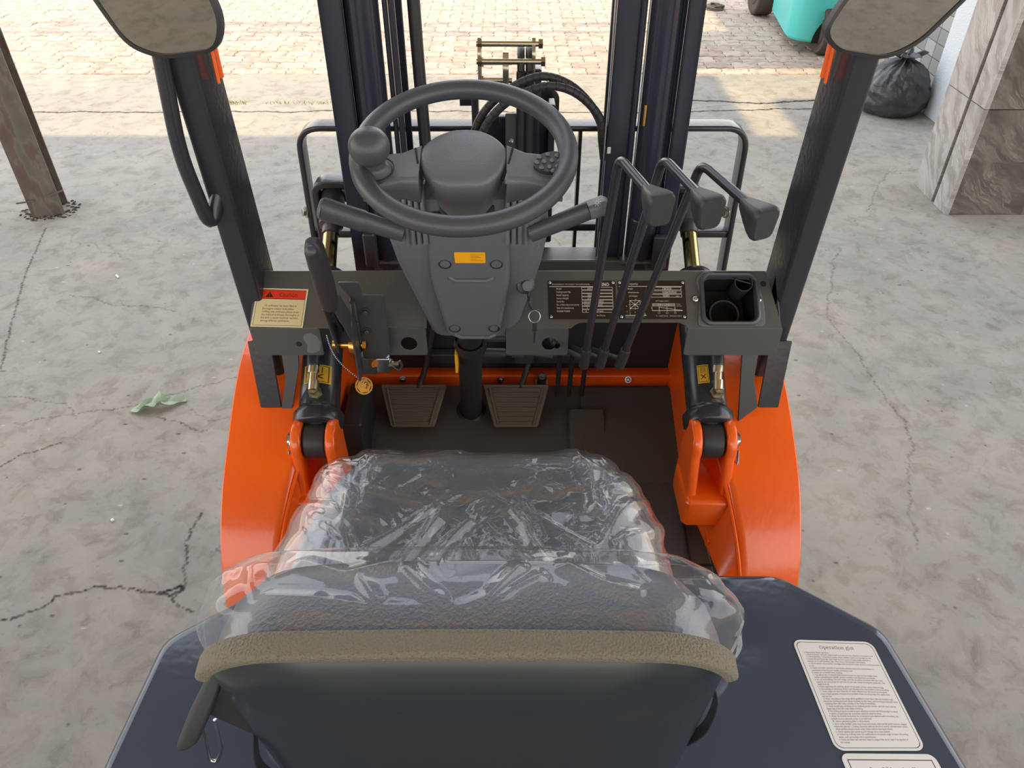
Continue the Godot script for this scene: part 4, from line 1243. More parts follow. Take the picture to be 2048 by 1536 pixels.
func mast() -> void:
	var g := group("mast", "", v(0, 0.6, -1.71))
	var top := 2.25; var bot := 0.45
	# outer and inner channels (open towards the middle), by x and width
	for q in [[-0.381, -0.334, -1], [0.347, 0.381, 1]]:
		var st := new_st()
		var xw: float = q[0] if q[2] < 0 else q[1]
		box(st, v(xw - q[2] * 0.008, (top + bot) / 2, -1.715), v(0.016, top - bot, 0.15), 0.003)
		for z in [-1.648, -1.782]: box(st, v((q[0] + q[1]) / 2, (top + bot) / 2, z), v(q[1] - q[0], top - bot, 0.018), 0.004)
		obj("outer_channel", st, M.mast_paint, g)
	for q in [[-0.258, -0.236, -1], [0.212, 0.273, 1]]:
		var st := new_st()
		if q[2] < 0:
			box(st, v(-0.254, (top + bot) / 2, -1.715), v(0.010, top - bot, 0.10), 0.003); box(st, v(-0.240, (top + bot) / 2, -1.668), v(0.012, top - bot, 0.014), 0.003); box(st, v(-0.247, (top + bot) / 2, -1.765), v(0.03, top - bot, 0.014), 0.003)
		else:
			box(st, v(0.240, (top + bot) / 2, -1.680), v(0.058, top - bot, 0.018), 0.004); box(st, v(0.264, (top + bot) / 2, -1.72), v(0.012, top - bot, 0.12), 0.003)
			box(st, v(0.236, (top + bot) / 2, -1.77), v(0.05, top - bot, 0.016), 0.003)
		obj("inner_channel", st, M.mast_paint, g)
	for q in [[-0.300, 0.0335], [0.3115, 0.033]]:
		var st := new_st(); lathe(st, [[0.0, 1.045 - bot], [q[1], 1.045 - bot], [q[1], top - bot]], v(q[0], bot, -1.672), Vector3.UP, 28)
		lathe(st, [[q[1] * 1.12, 1.0 - bot], [q[1] * 1.12, 1.12 - bot], [q[1], 1.125 - bot]], v(q[0], bot, -1.672), Vector3.UP, 28)
		obj("lift_cylinder", st, M.mast_paint, g)
	# cross member with a cup for each lift cylinder
	var st := new_st()
	box(st, v(0.0, 0.985, -1.69), v(0.72, 0.06, 0.07), 0.005)
	box(st, v(0.0, 0.985, -1.648), v(0.72, 0.07, 0.012), 0.003)
	for x in [-0.30, 0.312]: box(st, v(x, 1.018, -1.675), v(0.10, 0.012, 0.085), 0.004)
	obj("cross_member", st, M.dash_paint, g)
	for sx in [-1, 1]:   # tilt brackets: bent straps round the rod heads
		st = new_st()
		var x := -0.43 if sx < 0 else 0.42
		sweep(st, fillet([v(x - 0.045, 1.0, -1.76), v(x - 0.045, 1.172, -1.76), v(x + 0.07, 1.172, -1.76)] if sx < 0 else [v(x + 0.035, 1.02, -1.76), v(x + 0.035, 1.16, -1.76), v(x - 0.055, 1.16, -1.76)], 0.028), rrect(0.018, 0.05, 0.003, 1), null, true, false, Vector3.RIGHT, true)
		box(st, v(x + 0.0, 1.135, -1.775), v(0.06, 0.04, 0.03), 0.006)
		obj("tilt_bracket", st, M.black_paint, g)
	st = new_st()
	for q in [[v(-0.335, 1.06, -1.63), v(0.03, 0.09, 0.03)], [v(0.352, 1.05, -1.63), v(0.035, 0.09, 0.02)]]:
		st = new_st(); box(st, q[0], q[1], 0.005)
		obj("cylinder_clamp", st, M.dark_bracket, g)
	# thick rubber hose hanging on the left, thin bright gap lines drawn in steel on the right
	st = new_st(); tube(st, [v(-0.203, 2.2, -1.70), v(-0.200, 1.5, -1.71), v(-0.196, 1.2, -1.71), v(-0.19, 0.95, -1.70)], 0.0135, 12)
	obj("mast_hose", st, M.hose, g)
	st = new_st(); tube(st, [v(0.2055, 2.2, -1.665), v(0.2055, 1.02, -1.665)], 0.002, 6); tube(st, [v(0.276, 2.2, -1.667), v(0.276, 1.02, -1.667)], 0.0022, 6)
	obj("bright_gap_line", st, M.steel, g)
	st = new_st(); box(st, v(0.2845, 1.37, -1.648), v(0.006, 0.045, 0.004), 0.001)
	obj("brass_clip", st, M.gold_zinc, g)
	st = new_st(); box(st, v(0.2165, 1.285, -1.6695), v(0.008, 0.015, 0.002), 0.001)
	obj("white_tag", st, M.white_mark, g)

func cargo_backrest() -> void:
	var g := group("cargo_backrest", "", v(0.03, 0.7, -1.86))
	var st := new_st()
	var z := -1.86
	sweep(st, fillet([v(-0.535, 0.45, z), v(-0.520, 1.272, z), v(0.572, 1.272, z), v(0.585, 0.45, z)], 0.055, 8), rrect(0.014, 0.052, 0.003, 1), null, true, false, Vector3.LEFT, true)
	obj("frame", st, M.black_paint, g)
	for x in [-0.098, 0.167, 0.424]:
		st = new_st(); box(st, v(x, 0.95, z), v(0.009, 0.65, 0.032), 0.002)
		obj("upright", st, M.black_paint, g)
	for q in [[0.53, 0.985, 0.10], [-0.47, 0.985, 0.10], [0.14, 1.005, 0.24]]:
		st = new_st(); box(st, v(q[0], q[1], z), v(q[2], 0.02, 0.034), 0.003)
		obj("cross_bar", st, M.black_paint, g)
	for x in [-0.535, 0.555]:
		put("bolt", bolt, M.zinc, g, facing(v(x, 1.05, -1.845), v(-1, 0.2, 0.6)))

func hose_reel() -> void:
	# bracket of zinc plates and long bolts that guides two hoses, on the carriage
	var g := group("hose_guide", "zinc-plated hose guide of side plates, long bolts and pulleys", v(0, 1.2, -1.8))
	for q in [[-0.0635, 0.008, 1.383, 1.495], [0.0555, 0.008, 1.383, 1.495], [-0.001, 0.013, 1.36, 1.465]]:
		var st := new_st()
		plate(st, round_poly([Vector2(-0.018, q[2]), Vector2(0.018, q[2]), Vector2(0.020, q[3] - 0.03), Vector2(0.005, q[3]), Vector2(-0.012, q[3])], 0.006), v(q[0] - q[1] / 2, 0, -1.78), Vector3.BACK, Vector3.UP, q[1], 0.0008)
		obj("side_plate", st, M.zinc, g)
	for q in [[1.4825, -0.078, 0.066, -1.775], [1.448, -0.078, 0.072, -1.765], [1.437, -0.076, 0.0, -1.80], [1.405, -0.076, 0.0, -1.775]]:
		var st := new_st()
		tube(st, [v(q[1], q[0], q[3]), v(q[2], q[0], q[3])], 0.0065, 12)
		lathe(st, [[0.0, 0.0], [0.011, 0.0], [0.011, 0.009], [0.0, 0.009]], v(q[1] + 0.003, q[0], q[3]), Vector3.RIGHT, 6)
		if q[2] > 0.01: lathe(st, [[0.0, 0.0], [0.011, 0.0], [0.011, 0.009], [0.0, 0.009]], v(q[2] - 0.008, q[0], q[3]), Vector3.RIGHT, 6)
		obj("long_bolt", st, M.zinc, g)
	for x in [0.020, 0.039]:
		var st := new_st()
		lathe(st, [[0.0, -0.008], [0.042, -0.008], [0.046, -0.003], [0.046, 0.003], [0.042, 0.008], [0.0, 0.008]], v(x, 1.425, -1.80), Vector3.RIGHT, 28)
		obj("pulley", st, M.rubber, g)
		st = new_st(); tube(st, [v(x, 1.43, -1.755), v(x, 1.3, -1.757), v(x - 0.002, 1.05, -1.765)], 0.0105, 10)
		obj("guide_hose", st, M.hose, g)
	# carriage middle
	var st := new_st()
	box(st, v(0.004, 1.16, -1.825), v(0.185, 0.30, 0.03), 0.004); box(st, v(-0.085, 1.22, -1.80), v(0.016, 0.29, 0.05), 0.003); box(st, v(0.092, 1.20, -1.80), v(0.016, 0.30, 0.05), 0.003)
	box(st, v(0.055, 1.25, -1.79), v(0.022, 0.36, 0.04), 0.003); box(st, v(0.0, 1.02, -1.80), v(0.2, 0.04, 0.06), 0.004)
	obj("carriage_plate", st, M.mast_paint, g)
	st = new_st(); plate(st, round_poly([Vector2(-0.0135, 1.235), Vector2(0.0135, 1.235), Vector2(0.0135, 1.335), Vector2(-0.0135, 1.335)], 0.004), v(-0.002, 0, -1.765), Vector3.RIGHT, Vector3.UP, 0.005, 0.001)
	obj("clamp_plate", st, M.dash_paint, g)
	for y in [1.248, 1.270]: put("bolt", small_bolt, M.steel, g, facing(v(-0.002, y, -1.760), Vector3.BACK))
	st = new_st(); tube(st, fillet([v(-0.035, 1.33, -1.78), v(-0.025, 1.30, -1.775), v(-0.012, 1.28, -1.775)], 0.01), 0.002, 6)
	obj("wire", st, M.black_paint, g)
	for q in [[v(0.05, 1.345, -1.86), v(0.098, 1.345, -1.86), v(0.098, 1.305, -1.86)], [v(-0.06, 1.36, -1.86), v(-0.11, 1.36, -1.86), v(-0.11, 1.32, -1.86)]]:
		st = new_st(); sweep(st, fillet(q, 0.012), rrect(0.006, 0.03, 0.001, 1), null, true, false, Vector3.RIGHT, true)
		obj("hook_strap", st, M.black_paint, g)
	# two spiral-wrapped hoses bowed from the carriage to the right channel
	for k in 2:
		var off := v(0.0, -0.012 * k, 0.016 * k) + (v(0.012, 0, 0) if k else V3)
		var path := smooth_path([v(-0.105, 1.21, -1.715) + off, v(-0.088, 1.30, -1.71) + off, v(-0.060, 1.36, -1.705) + off, v(-0.008, 1.408, -1.70) + off, v(0.060, 1.436, -1.70) + off * 1.2, v(0.125, 1.418, -1.70) + off, v(0.178, 1.368, -1.70) + off, v(0.206 - 0.004 * k, 1.31, -1.705) + v(0, -0.012 * k, 0.016 * k), v(0.214 - 0.003 * k, 1.25, -1.71)], 10)
		var h := group("hose", "black hose in spiral wrap, bowed over the carriage", path[0])
		var s2 := new_st(); tube(s2, path, 0.0075, 12)
		obj("core", s2, M.hose, h)
		s2 = new_st()
		var run := 0.0
		var wrap := []; var sc := []
		for i in path.size() - 1:       # turns of the wrap with a groove between
			run += path[i].distance_to(path[i + 1])
			wrap.append(path[i]); sc.append(1.0)
			if run > 0.0135 or i == path.size() - 2:
				run = 0.0
				var q: Array = wrap + [path[i].lerp(path[i + 1], 0.72)]
				if q.size() >= 2: sweep(s2, q, circle(0.0093, 12))
				wrap = [path[i].lerp(path[i + 1], 0.95)]
		obj("spiral_wrap", s2, M.rubber, h)

const WC := Vector3(-0.074, 1.487, -1.153)
func wp(x: float, f: float, n: float) -> Vector3:     # in the steering wheel's plane: right, forward, up along its axis
	return WC + Vector3(x, 0, 0) + Vector3(0, 0.2924, -0.9563) * f + Vector3(0, 0.9563, 0.2924) * n

func column_and_wheel() -> void:
	var g := group("steering_column", "", v(-0.076, 1.1, -1.25))
	var rings := []
	# stations down the column: middle of the section, half width, depth
	var stn := [[1.430, -1.225, 0.095, 0.070], [1.42, -1.215, 0.120, 0.105], [1.395, -1.225, 0.136, 0.135], [1.345, -1.238, 0.138, 0.150], [1.28, -1.262, 0.130, 0.150], [1.20, -1.288, 0.114, 0.140], [1.13, -1.305, 0.098, 0.125], [1.085, -1.312, 0.090, 0.110]]
	var ax := v(0, 0.95, 0.31).normalized(); var fr := v(0, -0.31, 0.95).normalized()
	for q in stn:
		var row := PackedVector3Array()
		for p in rrect(q[2] * 2, q[3], 0.035, 6): row.append(v(-0.076 + p.x, q[0], q[1]) + fr * p.y)
		rings.append(row)
	var st := new_st(); loft(st, rings)
	obj("shroud", st, M.plastic, g)
	# front cover: a raised panel with a rounded foot
	st = new_st()
	var P0 := v(-0.074, 1.355, -1.159); var pd := v(0, -0.268, -0.082).normalized()
	var pn := Vector3.RIGHT.cross(-pd).normalized()
	plate(st, round_poly([Vector2(-0.068, 0.03), Vector2(0.070, 0.03), Vector2(0.070, -0.12), Vector2(0.048, -0.285), Vector2(-0.050, -0.285), Vector2(-0.070, -0.12)], 0.02, 5), P0 - pn * 0.012, Vector3.RIGHT, -pd, 0.022, 0.006)
	tag(obj("front_cover", st, M.plastic, g), "lower front cover")
	st = new_st()
	for q in [[-0.042, -0.075], [0.047, -0.075], [-0.036, -0.253], [0.040, -0.253]]:
		lathe(st, [[0.011, 0.0115], [0.009, 0.010], [0.0085, 0.004], [0.0, 0.004]], P0 - pn * 0.0 + Vector3.RIGHT * q[0] - pd * q[1] - pn * 0.0, pn, 18, true)
	obj("screw_hole", st, M.slot, g)
	for y in [-0.115, -0.278]:
		st = new_st()
		var w := 0.026
		sweep(st, [P0 + Vector3.RIGHT * -(w + 0.012) - pd * (y + 0.006) + pn * 0.009, P0 + Vector3.RIGHT * -w - pd * y + pn * 0.012, P0 + Vector3.RIGHT * (w + 0.004) - pd * y + pn * 0.012, P0 + Vector3.RIGHT * (w + 0.016) - pd * (y + 0.006) + pn * 0.009], circle(0.004, 8))
		obj("grip_lip", st, M.plastic, g)
	# ribbed vents at both shoulders
	for s in [-1, 1]:
		st = new_st()
		for k in 6:
			var x: float = -0.076 + s * (0.068 + k * 0.0105)
			var dz := -0.004 * k
			tube(st, [v(x, 1.432 - 0.0015 * k, -1.235 + dz), v(x, 1.428 - 0.002 * k, -1.165 + dz), v(x, 1.40 - 0.002 * k, -1.150 + dz), v(x, 1.365 - 0.003 * k, -1.152 + dz), v(x, 1.328 - 0.003 * k, -1.157 + dz)], 0.0045, 8)
		obj("vent_ribs", st, M.plastic, g)
	# yellow sticker (its code is left out)
	var im := Image.create_empty(220, 104, false, Image.FORMAT_RGB8); im.fill(Color(0.93, 0.66, 0.10))
	for k in 5: im.fill_rect(Rect2i(112, 22 + k * 14, [92, 60, 78, 44, 88][k], 3), Color(0.45, 0.33, 0.12))
	var so := P0 + pn * 0.0105 - pd * -0.058
	var sk := sticker("yellow_sticker", so + v(-0.0245, 0, 0) - pd * 0.013, so + v(0.0285, 0, 0) - pd * 0.013, so + v(-0.0245, 0, 0) + pd * 0.013, printed(im, 0.4), g, 0.002)
	tag(sk, "yellow sticker")
	# ignition lock
	st = new_st(); lathe(st, [[0.0175, -0.02], [0.0175, 0.004], [0.0155, 0.006], [0.0105, 0.007], [0.0095, 0.016], [0.0, 0.016]], v(0.024, 1.215, -1.212), v(0.25, 0.35, 0.9), 22)
	tag(obj("ignition_lock", st, M.plastic_dark, g), "ignition lock")
	# shaft tube to the floor, joint and fittings
	st = new_st(); tube(st, [v(-0.086, 1.05, -1.335), v(-0.093, 0.95, -1.385), v(-0.106, 0.62, -1.52)], 0.027, 18)
	lathe(st, [[0.034, 0.0], [0.036, 0.01], [0.033, 0.03]], v(-0.092, 0.955, -1.38), v(0.03, 0.9, 0.35), 20)
	lathe(st, [[0.028, 0.0], [0.045, 0.0], [0.045, 0.02], [0.028, 0.03]], v(-0.105, 0.64, -1.51), v(0, 0.9, 0.35), 20)
	obj("shaft", st, M.inner_dark, g)
	st = new_st()
	for q in [[0.985, 0.010], [0.945, 0.011]]:
		lathe(st, [[q[1], 0.0], [q[1], 0.045], [q[1] * 0.7, 0.045], [q[1] * 0.7, 0.06], [q[1] * 1.1, 0.06], [q[1] * 1.1, 0.085], [0, 0.085]], v(-0.060, q[0], -1.37), v(1, 0, 0), 8)
	tube(st, [v(0.03, 0.945, -1.37), v(0.09, 0.943, -1.36)], 0.006, 8)
	obj("valve_fitting", st, M.dark_bracket, g)
	st = new_st(); box(st, v(-0.122, 0.93, -1.362), v(0.006, 0.05, 0.03), 0.001)
	obj("yellow_tag", st, mat(Color(0.9, 0.68, 0.1), 0.5), g)

	# the wheel itself
	var w := group("steering_wheel", "", WC)
	st = new_st()
	var pts := []
	for i in 72:
		var a := TAU * i / 72.0
		pts.append(wp(cos(a) * 0.161, sin(a) * 0.161, 0))
	sweep(st, pts, circle(0.0158, 14), null, false, true)
	obj("rim", st, M.plastic_dark, w)
	# hub pad: rounded shield that tapers down to the shaft
	var outline := [Vector2(-0.074, -0.004), Vector2(-0.050, 0.034), Vector2(-0.02, 0.053), Vector2(0.02, 0.053), Vector2(0.050, 0.034), Vector2(0.073, -0.004), Vector2(0.060, -0.050), Vector2(0.034, -0.078), Vector2(-0.034, -0.078), Vector2(-0.060, -0.050)]
	var base_out := round_poly(outline, 0.022, 3)
	rings = []
	for q in [[0.30, 0.012, 0.0], [0.62, 0.011, 0.0], [0.86, 0.008, 0.0], [0.97, 0.003, 0.0], [1.0, -0.004, 0.0], [0.97, -0.016, 0.0], [0.86, -0.042, -0.004], [0.68, -0.070, -0.008], [0.60, -0.080, -0.008]]:
		var row := PackedVector3Array()
		for p in base_out: row.append(wp(p.x * q[0], (p.y + 0.012) * q[0] - 0.012 + q[2], q[1]))
		rings.append(row)
	st = new_st(); loft(st, rings)
	tag(obj("hub_pad", st, M.plastic, w), "shield-shaped centre pad")
	st = new_st(); lathe(st, [[0.034, 0.0], [0.034, -0.012], [0.046, -0.014], [0.048, -0.032]], wp(0, -0.01, -0.078), v(0, 0.9563, 0.2924), 28)
	obj("hub_boot", st, M.plastic_dark, w)
	for s in [-1, 1]:
		st = new_st(); rings = []
		for q in [[0.066, 0.016, -0.070, 0.006, 0.050], [0.095, 0.006, -0.064, 0.000, 0.042], [0.125, 0.004, -0.070, -0.002, 0.038], [0.150, 0.014, -0.085, -0.002, 0.026]]:
			var row := PackedVector3Array()
			for p in rrect(q[1] - q[2], q[4], 0.010, 4): row.append(wp(s * q[0], (q[1] + q[2]) / 2 + p.x, q[3] - q[4] / 2 + p.y + (0.012 if p.x < 0 else 0.0) * 0.0))
			rings.append(row)
		loft(st, rings)
		obj("spoke", st, M.plastic, w)
		st = new_st()
		var seam := []
		for p in [Vector2(0.075, 0.004), Vector2(0.069, -0.03), Vector2(0.060, -0.058)]: seam.append(wp(s * p.x, p.y, 0.005 if p.y > -0.05 else -0.004))
		tube(st, seam, 0.0018, 6)
		obj("seam", st, M.slot, w)
	# grip pad with raised dots on the right spoke
	st = new_st()
	var gp := round_poly([Vector2(0.104, -0.034), Vector2(0.118, -0.006), Vector2(0.148, 0.000), Vector2(0.152, -0.030), Vector2(0.140, -0.050), Vector2(0.118, -0.048)], 0.012, 4)
	var ring := PackedVector3Array()
	for p in gp: ring.append(wp(p.x, p.y, 0.0045))
	var ring2 := PackedVector3Array()
	for p in gp: ring2.append(wp(p.x, p.y, -0.004))
	loft(st, [ring2, ring])
	obj("thumb_pad", st, M.rubber, w)
	st = new_st()
	for q in [[0.116, -0.016], [0.129, -0.010], [0.143, -0.012], [0.112, -0.028], [0.123, -0.026], [0.135, -0.024], [0.147, -0.025], [0.119, -0.040], [0.131, -0.038], [0.143, -0.037], [0.136, -0.047]]:
		ball(st, wp(q[0], q[1], 0.0045), Vector3(0.0042, 0.003, 0.0042), 10, 6)
	tag(obj("pad_dots", st, M.plastic, w), "", "", "", "stuff")
	# spinner knob
	st = new_st()
	lathe(st, [[0.026, -0.006], [0.026, 0.002], [0.018, 0.008], [0.0155, 0.014], [0.016, 0.022]], wp(-0.132, -0.042, 0.0), v(0, 0.9563, 0.2924), 24)
	obj("knob_stem", st, M.plastic_dark, w)
	st = new_st(); rings = []
	var kc := wp(-0.136, -0.040, 0.044)
	var prof := []
	for i in 17:
		var a := PI * i / 16.0
		prof.append([sin(a) * 0.0305, cos(a) * 0.0275 + (0.0 if i < 9 else -0.002)])
	lathe(st, prof, kc, v(0, 0.9563, 0.2924), 32, true)
	tag(obj("spinner_knob", st, M.plastic_dark, w), "round steering knob")
	st = new_st()
	lathe(st, [[0.0272, 0.003], [0.0272, 0.0045], [0.0285, 0.0045]], wp(-0.132, -0.042, 0.0), v(0, 0.9563, 0.2924), 28)
	obj("knob_ring", st, M.slot, w)

func stalks() -> void:
	var l := group("indicator_stalk", "", v(-0.3, 1.38, -1.17))
	var a := v(-0.18, 1.345, -1.16); var b := v(-0.312, 1.384, -1.172)
	var st := new_st()
	sweep(st, [a, a.lerp(b, 0.3), a.lerp(b, 0.48), a.lerp(b, 0.5), a.lerp(b, 0.75), b], circle(0.0195, 18, 0.72), [0.78, 0.85, 0.9, 0.98, 1.0, 1.06])
	obj("lever", st, M.plastic_dark, l)
	st = new_st(); lathe(st, [[0.0172, 0.0], [0.0172, 0.004], [0.014, 0.006], [0, 0.006]], b, (b - a).normalized(), 18)
	obj("end_cap", st, M.plastic, l)
	st = new_st()
	var d := (b - a).normalized(); var up := v(0.05, 0.62, 0.78).normalized()
	var top := func(t: float, w: float) -> Vector3: return a.lerp(b, t) + up * 0.0146 + d.cross(up).normalized() * w
	for q in [[0.60, 0.66, 0.004], [0.60, 0.74, 0.006], [0.745, 0.745, 0.003], [0.885, 0.915, 0.002]]: bar(st, top.call(q[0], q[2]), top.call(q[1] + 0.005, q[2]), 0.0009, 0.0008, 0.0001)
	obj("pictogram", st, M.litter, l)
	var r := group("light_stalk", "", v(0.1, 1.37, -1.16))
	a = v(0.03, 1.343, -1.16); b = v(0.126, 1.383, -1.168); var c := v(0.158, 1.393, -1.172)
	st = new_st(); sweep(st, [a, a.lerp(b, 0.5), b], circle(0.0165, 18, 0.75), [0.85, 0.95, 1.0])
	obj("lever", st, M.plastic_dark, r)
	st = new_st(); sweep(st, [b, b.lerp(c, 0.15), b.lerp(c, 0.8), c], rrect(0.026, 0.034, 0.008, 4), [0.95, 1.0, 1.0, 0.7])
	obj("paddle", st, M.plastic, r)
	st = new_st()     # lamp sign on the paddle: a ring with rays
	var o := b.lerp(c, 0.5) + v(-0.004, 0.0135, 0.012); var u := (c - b).normalized(); var n := v(-0.05, 0.75, 0.66).normalized(); var w := n.cross(u).normalized()
	var ringp := []
	for i in 12: ringp.append(o + u * cos(TAU * i / 12) * 0.0028 + w * sin(TAU * i / 12) * 0.0028)
	sweep(st, ringp, circle(0.0005, 5), null, false, true)
	for i in 8: tube(st, [o + u * cos(TAU * i / 8) * 0.0042 + w * sin(TAU * i / 8) * 0.0042, o + u * cos(TAU * i / 8) * 0.0062 + w * sin(TAU * i / 8) * 0.0062], 0.0005, 5)
	bar(st, a.lerp(b, 0.62) + n * 0.0128, a.lerp(b, 0.70) + n * 0.0128, 0.001, 0.001, 0.0002)
	obj("pictogram", st, M.white_mark, r)

func levers() -> void:
	# foot on the floor, where the rod passes the dash, bend, end of the arm
	var defs := [
		[v(0.115, 0.80, -1.48), v(0.147, 1.075, -1.222), v(0.160, 1.497, -1.110), v(0.192, 1.492, -0.995)],
		[v(0.145, 0.80, -1.48), v(0.184, 1.075, -1.222), v(0.226, 1.496, -1.110), v(0.260, 1.489, -0.993)],
		[v(0.178, 0.80, -1.48), v(0.226, 1.075, -1.220), v(0.283, 1.490, -1.105), v(0.330, 1.478, -0.983)]]
	for k in 3:
		var q: Array = defs[k]
		var g := group("control_lever", ["control lever nearest the steering wheel", "middle control lever", "control lever nearest the cup holder"][k], q[1])
		var st := new_st()
		var arm: Vector3 = (q[3] - q[2]).normalized()
		tube(st, fillet([q[1] + (q[1] - q[2]).normalized() * 0.06, q[1], q[2], q[3]], 0.022, 8), 0.0072, 14)
		obj("rod", st, M.black_paint, g)
		st = new_st(); tube(st, [q[1] + (q[1] - q[2]).normalized() * 0.05, q[0] + v(0, 0.08, 0.0), q[0] + v(0.0, -0.1, -0.04)], 0.006, 10)
		lathe(st, [[0.0105, 0.0], [0.0105, 0.05], [0.008, 0.055]], q[1] + (q[1] - q[2]).normalized() * 0.07, (q[2] - q[1]).normalized(), 14)
		obj("link_rod", st, M.inner_dark, g)
		# knob: flares from the rod into a flat, rounded face
		st = new_st()
		var rings := []
		var ux := v(1, 0, 0) - arm * arm.x; ux = ux.normalized(); var uy := arm.cross(ux).normalized() * -1.0
		if uy.y < 0: uy = -uy
		for p in [[-0.020, 0.30, 0.30], [-0.014, 0.42, 0.40], [0.004, 0.72, 0.66], [0.020, 0.93, 0.90], [0.030, 1.0, 1.0], [0.036, 0.97, 0.97], [0.039, 0.86, 0.88]]:
			var row := PackedVector3Array()
			for e in round_poly([Vector2(-0.0175, -0.026), Vector2(0.0155, -0.026), Vector2(0.0205, 0.014), Vector2(0.016, 0.0225), Vector2(-0.016, 0.0225), Vector2(-0.0205, 0.014)], 0.010, 5):
				row.append(q[3] + arm * p[0] + ux * e.x * p[1] + uy * (e.y * p[2] - 0.006 * p[1]))
			rings.append(row)
		loft(st, rings)
		obj("knob", st, M.rubber, g)

func parking_brake() -> void:
	var g := group("parking_brake", "", v(-0.31, 1.05, -1.23))
	var st := new_st()
	# rubber grip, swelling towards its rounded top
	var a := v(-0.322, 1.205, -1.155); var b := v(-0.318, 1.365, -1.098)
	sweep(st, [a, a.lerp(b, 0.06), a.lerp(b, 0.3), a.lerp(b, 0.7), a.lerp(b, 0.88), a.lerp(b, 0.96), a.lerp(b, 1.0)], rrect(0.032, 0.034, 0.011, 5), [0.78, 0.92, 1.0, 1.0, 0.95, 0.78, 0.45], true, false, Vector3.RIGHT)
	obj("grip", st, M.rubber, g)
	st = new_st(); lathe(st, [[0.0, 0.008], [0.007, 0.007], [0.0095, 0.003], [0.0095, -0.01]], b + v(0.0, -0.012, 0.012), v(0, 0.55, 0.8), 16, true)
	obj("button", st, M.plastic_dark, g)
	# lever blades
	st = new_st()
	for x in [-0.341, -0.296]:
		var tx := -0.335 if x < -0.3 else -0.312
		bar(st, v(tx, 1.21, -1.16), v(x - 0.0, 1.06, -1.235), 0.005, 0.034, 0.0015)
	obj("blade", st, M.dark_bracket, g)
	st = new_st(); box(st, v(-0.318, 1.10, -1.225), v(0.05, 0.05, 0.012), 0.003); tube(st, [v(-0.325, 1.18, -1.17), v(-0.325, 1.11, -1.215)], 0.004, 8)
	obj("pawl", st, M.inner_dark, g)
	# bracket: bent plate with a lug, rounded corners
	st = new_st()
	plate(st, round_poly([Vector2(-0.296, 1.03), Vector2(-0.252, 1.03), Vector2(-0.241, 1.050), Vector2(-0.241, 1.180), Vector2(-0.282, 1.180), Vector2(-0.284, 1.207), Vector2(-0.325, 1.207), Vector2(-0.296, 1.16)], 0.007), v(0, 0, -1.236), Vector3.RIGHT, Vector3.UP, 0.004, 0.0008)
	plate(st, round_poly([Vector2(-1.236, 1.0), Vector2(-1.195, 1.0), Vector2(-1.195, 1.13), Vector2(-1.215, 1.175), Vector2(-1.236, 1.175)], 0.006), v(-0.300, 0, 0), Vector3.BACK, Vector3.UP, 0.004, 0.0008)
	obj("bracket", st, M.dark_bracket, g)
	for q in [[v(-0.279, 1.143, -1.231), 1], [v(-0.281, 1.098, -1.231), 1]]: put("bolt", small_bolt, M.dark_bracket, g, facing(q[0], Vector3.BACK))
	st = new_st(); tube(st, [v(-0.352, 1.066, -1.232), v(-0.285, 1.066, -1.232)], 0.008, 12)
	lathe(st, [[0.012, 0.0], [0.020, 0.0], [0.020, 0.012], [0.012, 0.012]], v(-0.318, 1.066, -1.232), Vector3.RIGHT, 18)
	lathe(st, [[0.013, 0.0], [0.013, 0.007], [0.0, 0.007]], v(-0.292, 1.066, -1.228), Vector3.RIGHT, 6)
	lathe(st, [[0.009, 0.0], [0.009, 0.010], [0.0, 0.010]], v(-0.279, 1.030, -1.222), v(0.7, 0.1, 0.6), 6)
	obj("pivot", st, M.gold_zinc, g)
	# switch below, cable, beaded chain, valve with its hex unions
	st = new_st(); box(st, v(-0.296, 0.985, -1.28), v(0.034, 0.045, 0.03), 0.004)
	obj("switch", st, M.inner_dark, g)
	st = new_st(); box(st, v(-0.268, 0.985, -1.278), v(0.032, 0.038, 0.02), 0.003); lathe(st, [[0.011, 0.0], [0.011, 0.008], [0.006, 0.008], [0.006, 0.02]], v(-0.255, 0.985, -1.275), Vector3.RIGHT, 6)
	obj("valve", st, M.steel, g)
	st = new_st(); lathe(st, [[0.0, 0.012], [0.008, 0.012], [0.009, 0.0], [0.016, 0.0], [0.016, -0.016], [0.012, -0.02]], v(-0.318, 0.915, -1.29), v(0, 0.6, 0.8), 6)
	lathe(st, [[0.019, -0.006], [0.019, 0.0], [0.016, 0.0]], v(-0.318, 0.915, -1.29), v(0, 0.6, 0.8), 18)
	obj("hex_union", st, M.gold_zinc, g)
	st = new_st(); tube(st, smooth_path([v(-0.25, 0.985, -1.27), v(-0.235, 0.972, -1.27), v(-0.228, 0.985, -1.27), v(-0.232, 0.997, -1.27)], 6), 0.003, 8)
	obj("cable_hook", st, M.hose, g)
	st = new_st()
	for i in 34:
		var t := i / 33.0
		ball(st, v(-0.362 + 0.05 * t - 0.018 * sin(PI * t), 1.085 - 0.16 * t, -1.235 - 0.05 * t), Vector3.ONE * 0.0019, 6, 4)
	tag(obj("bead_chain", st, M.steel, g), "", "", "", "stuff")

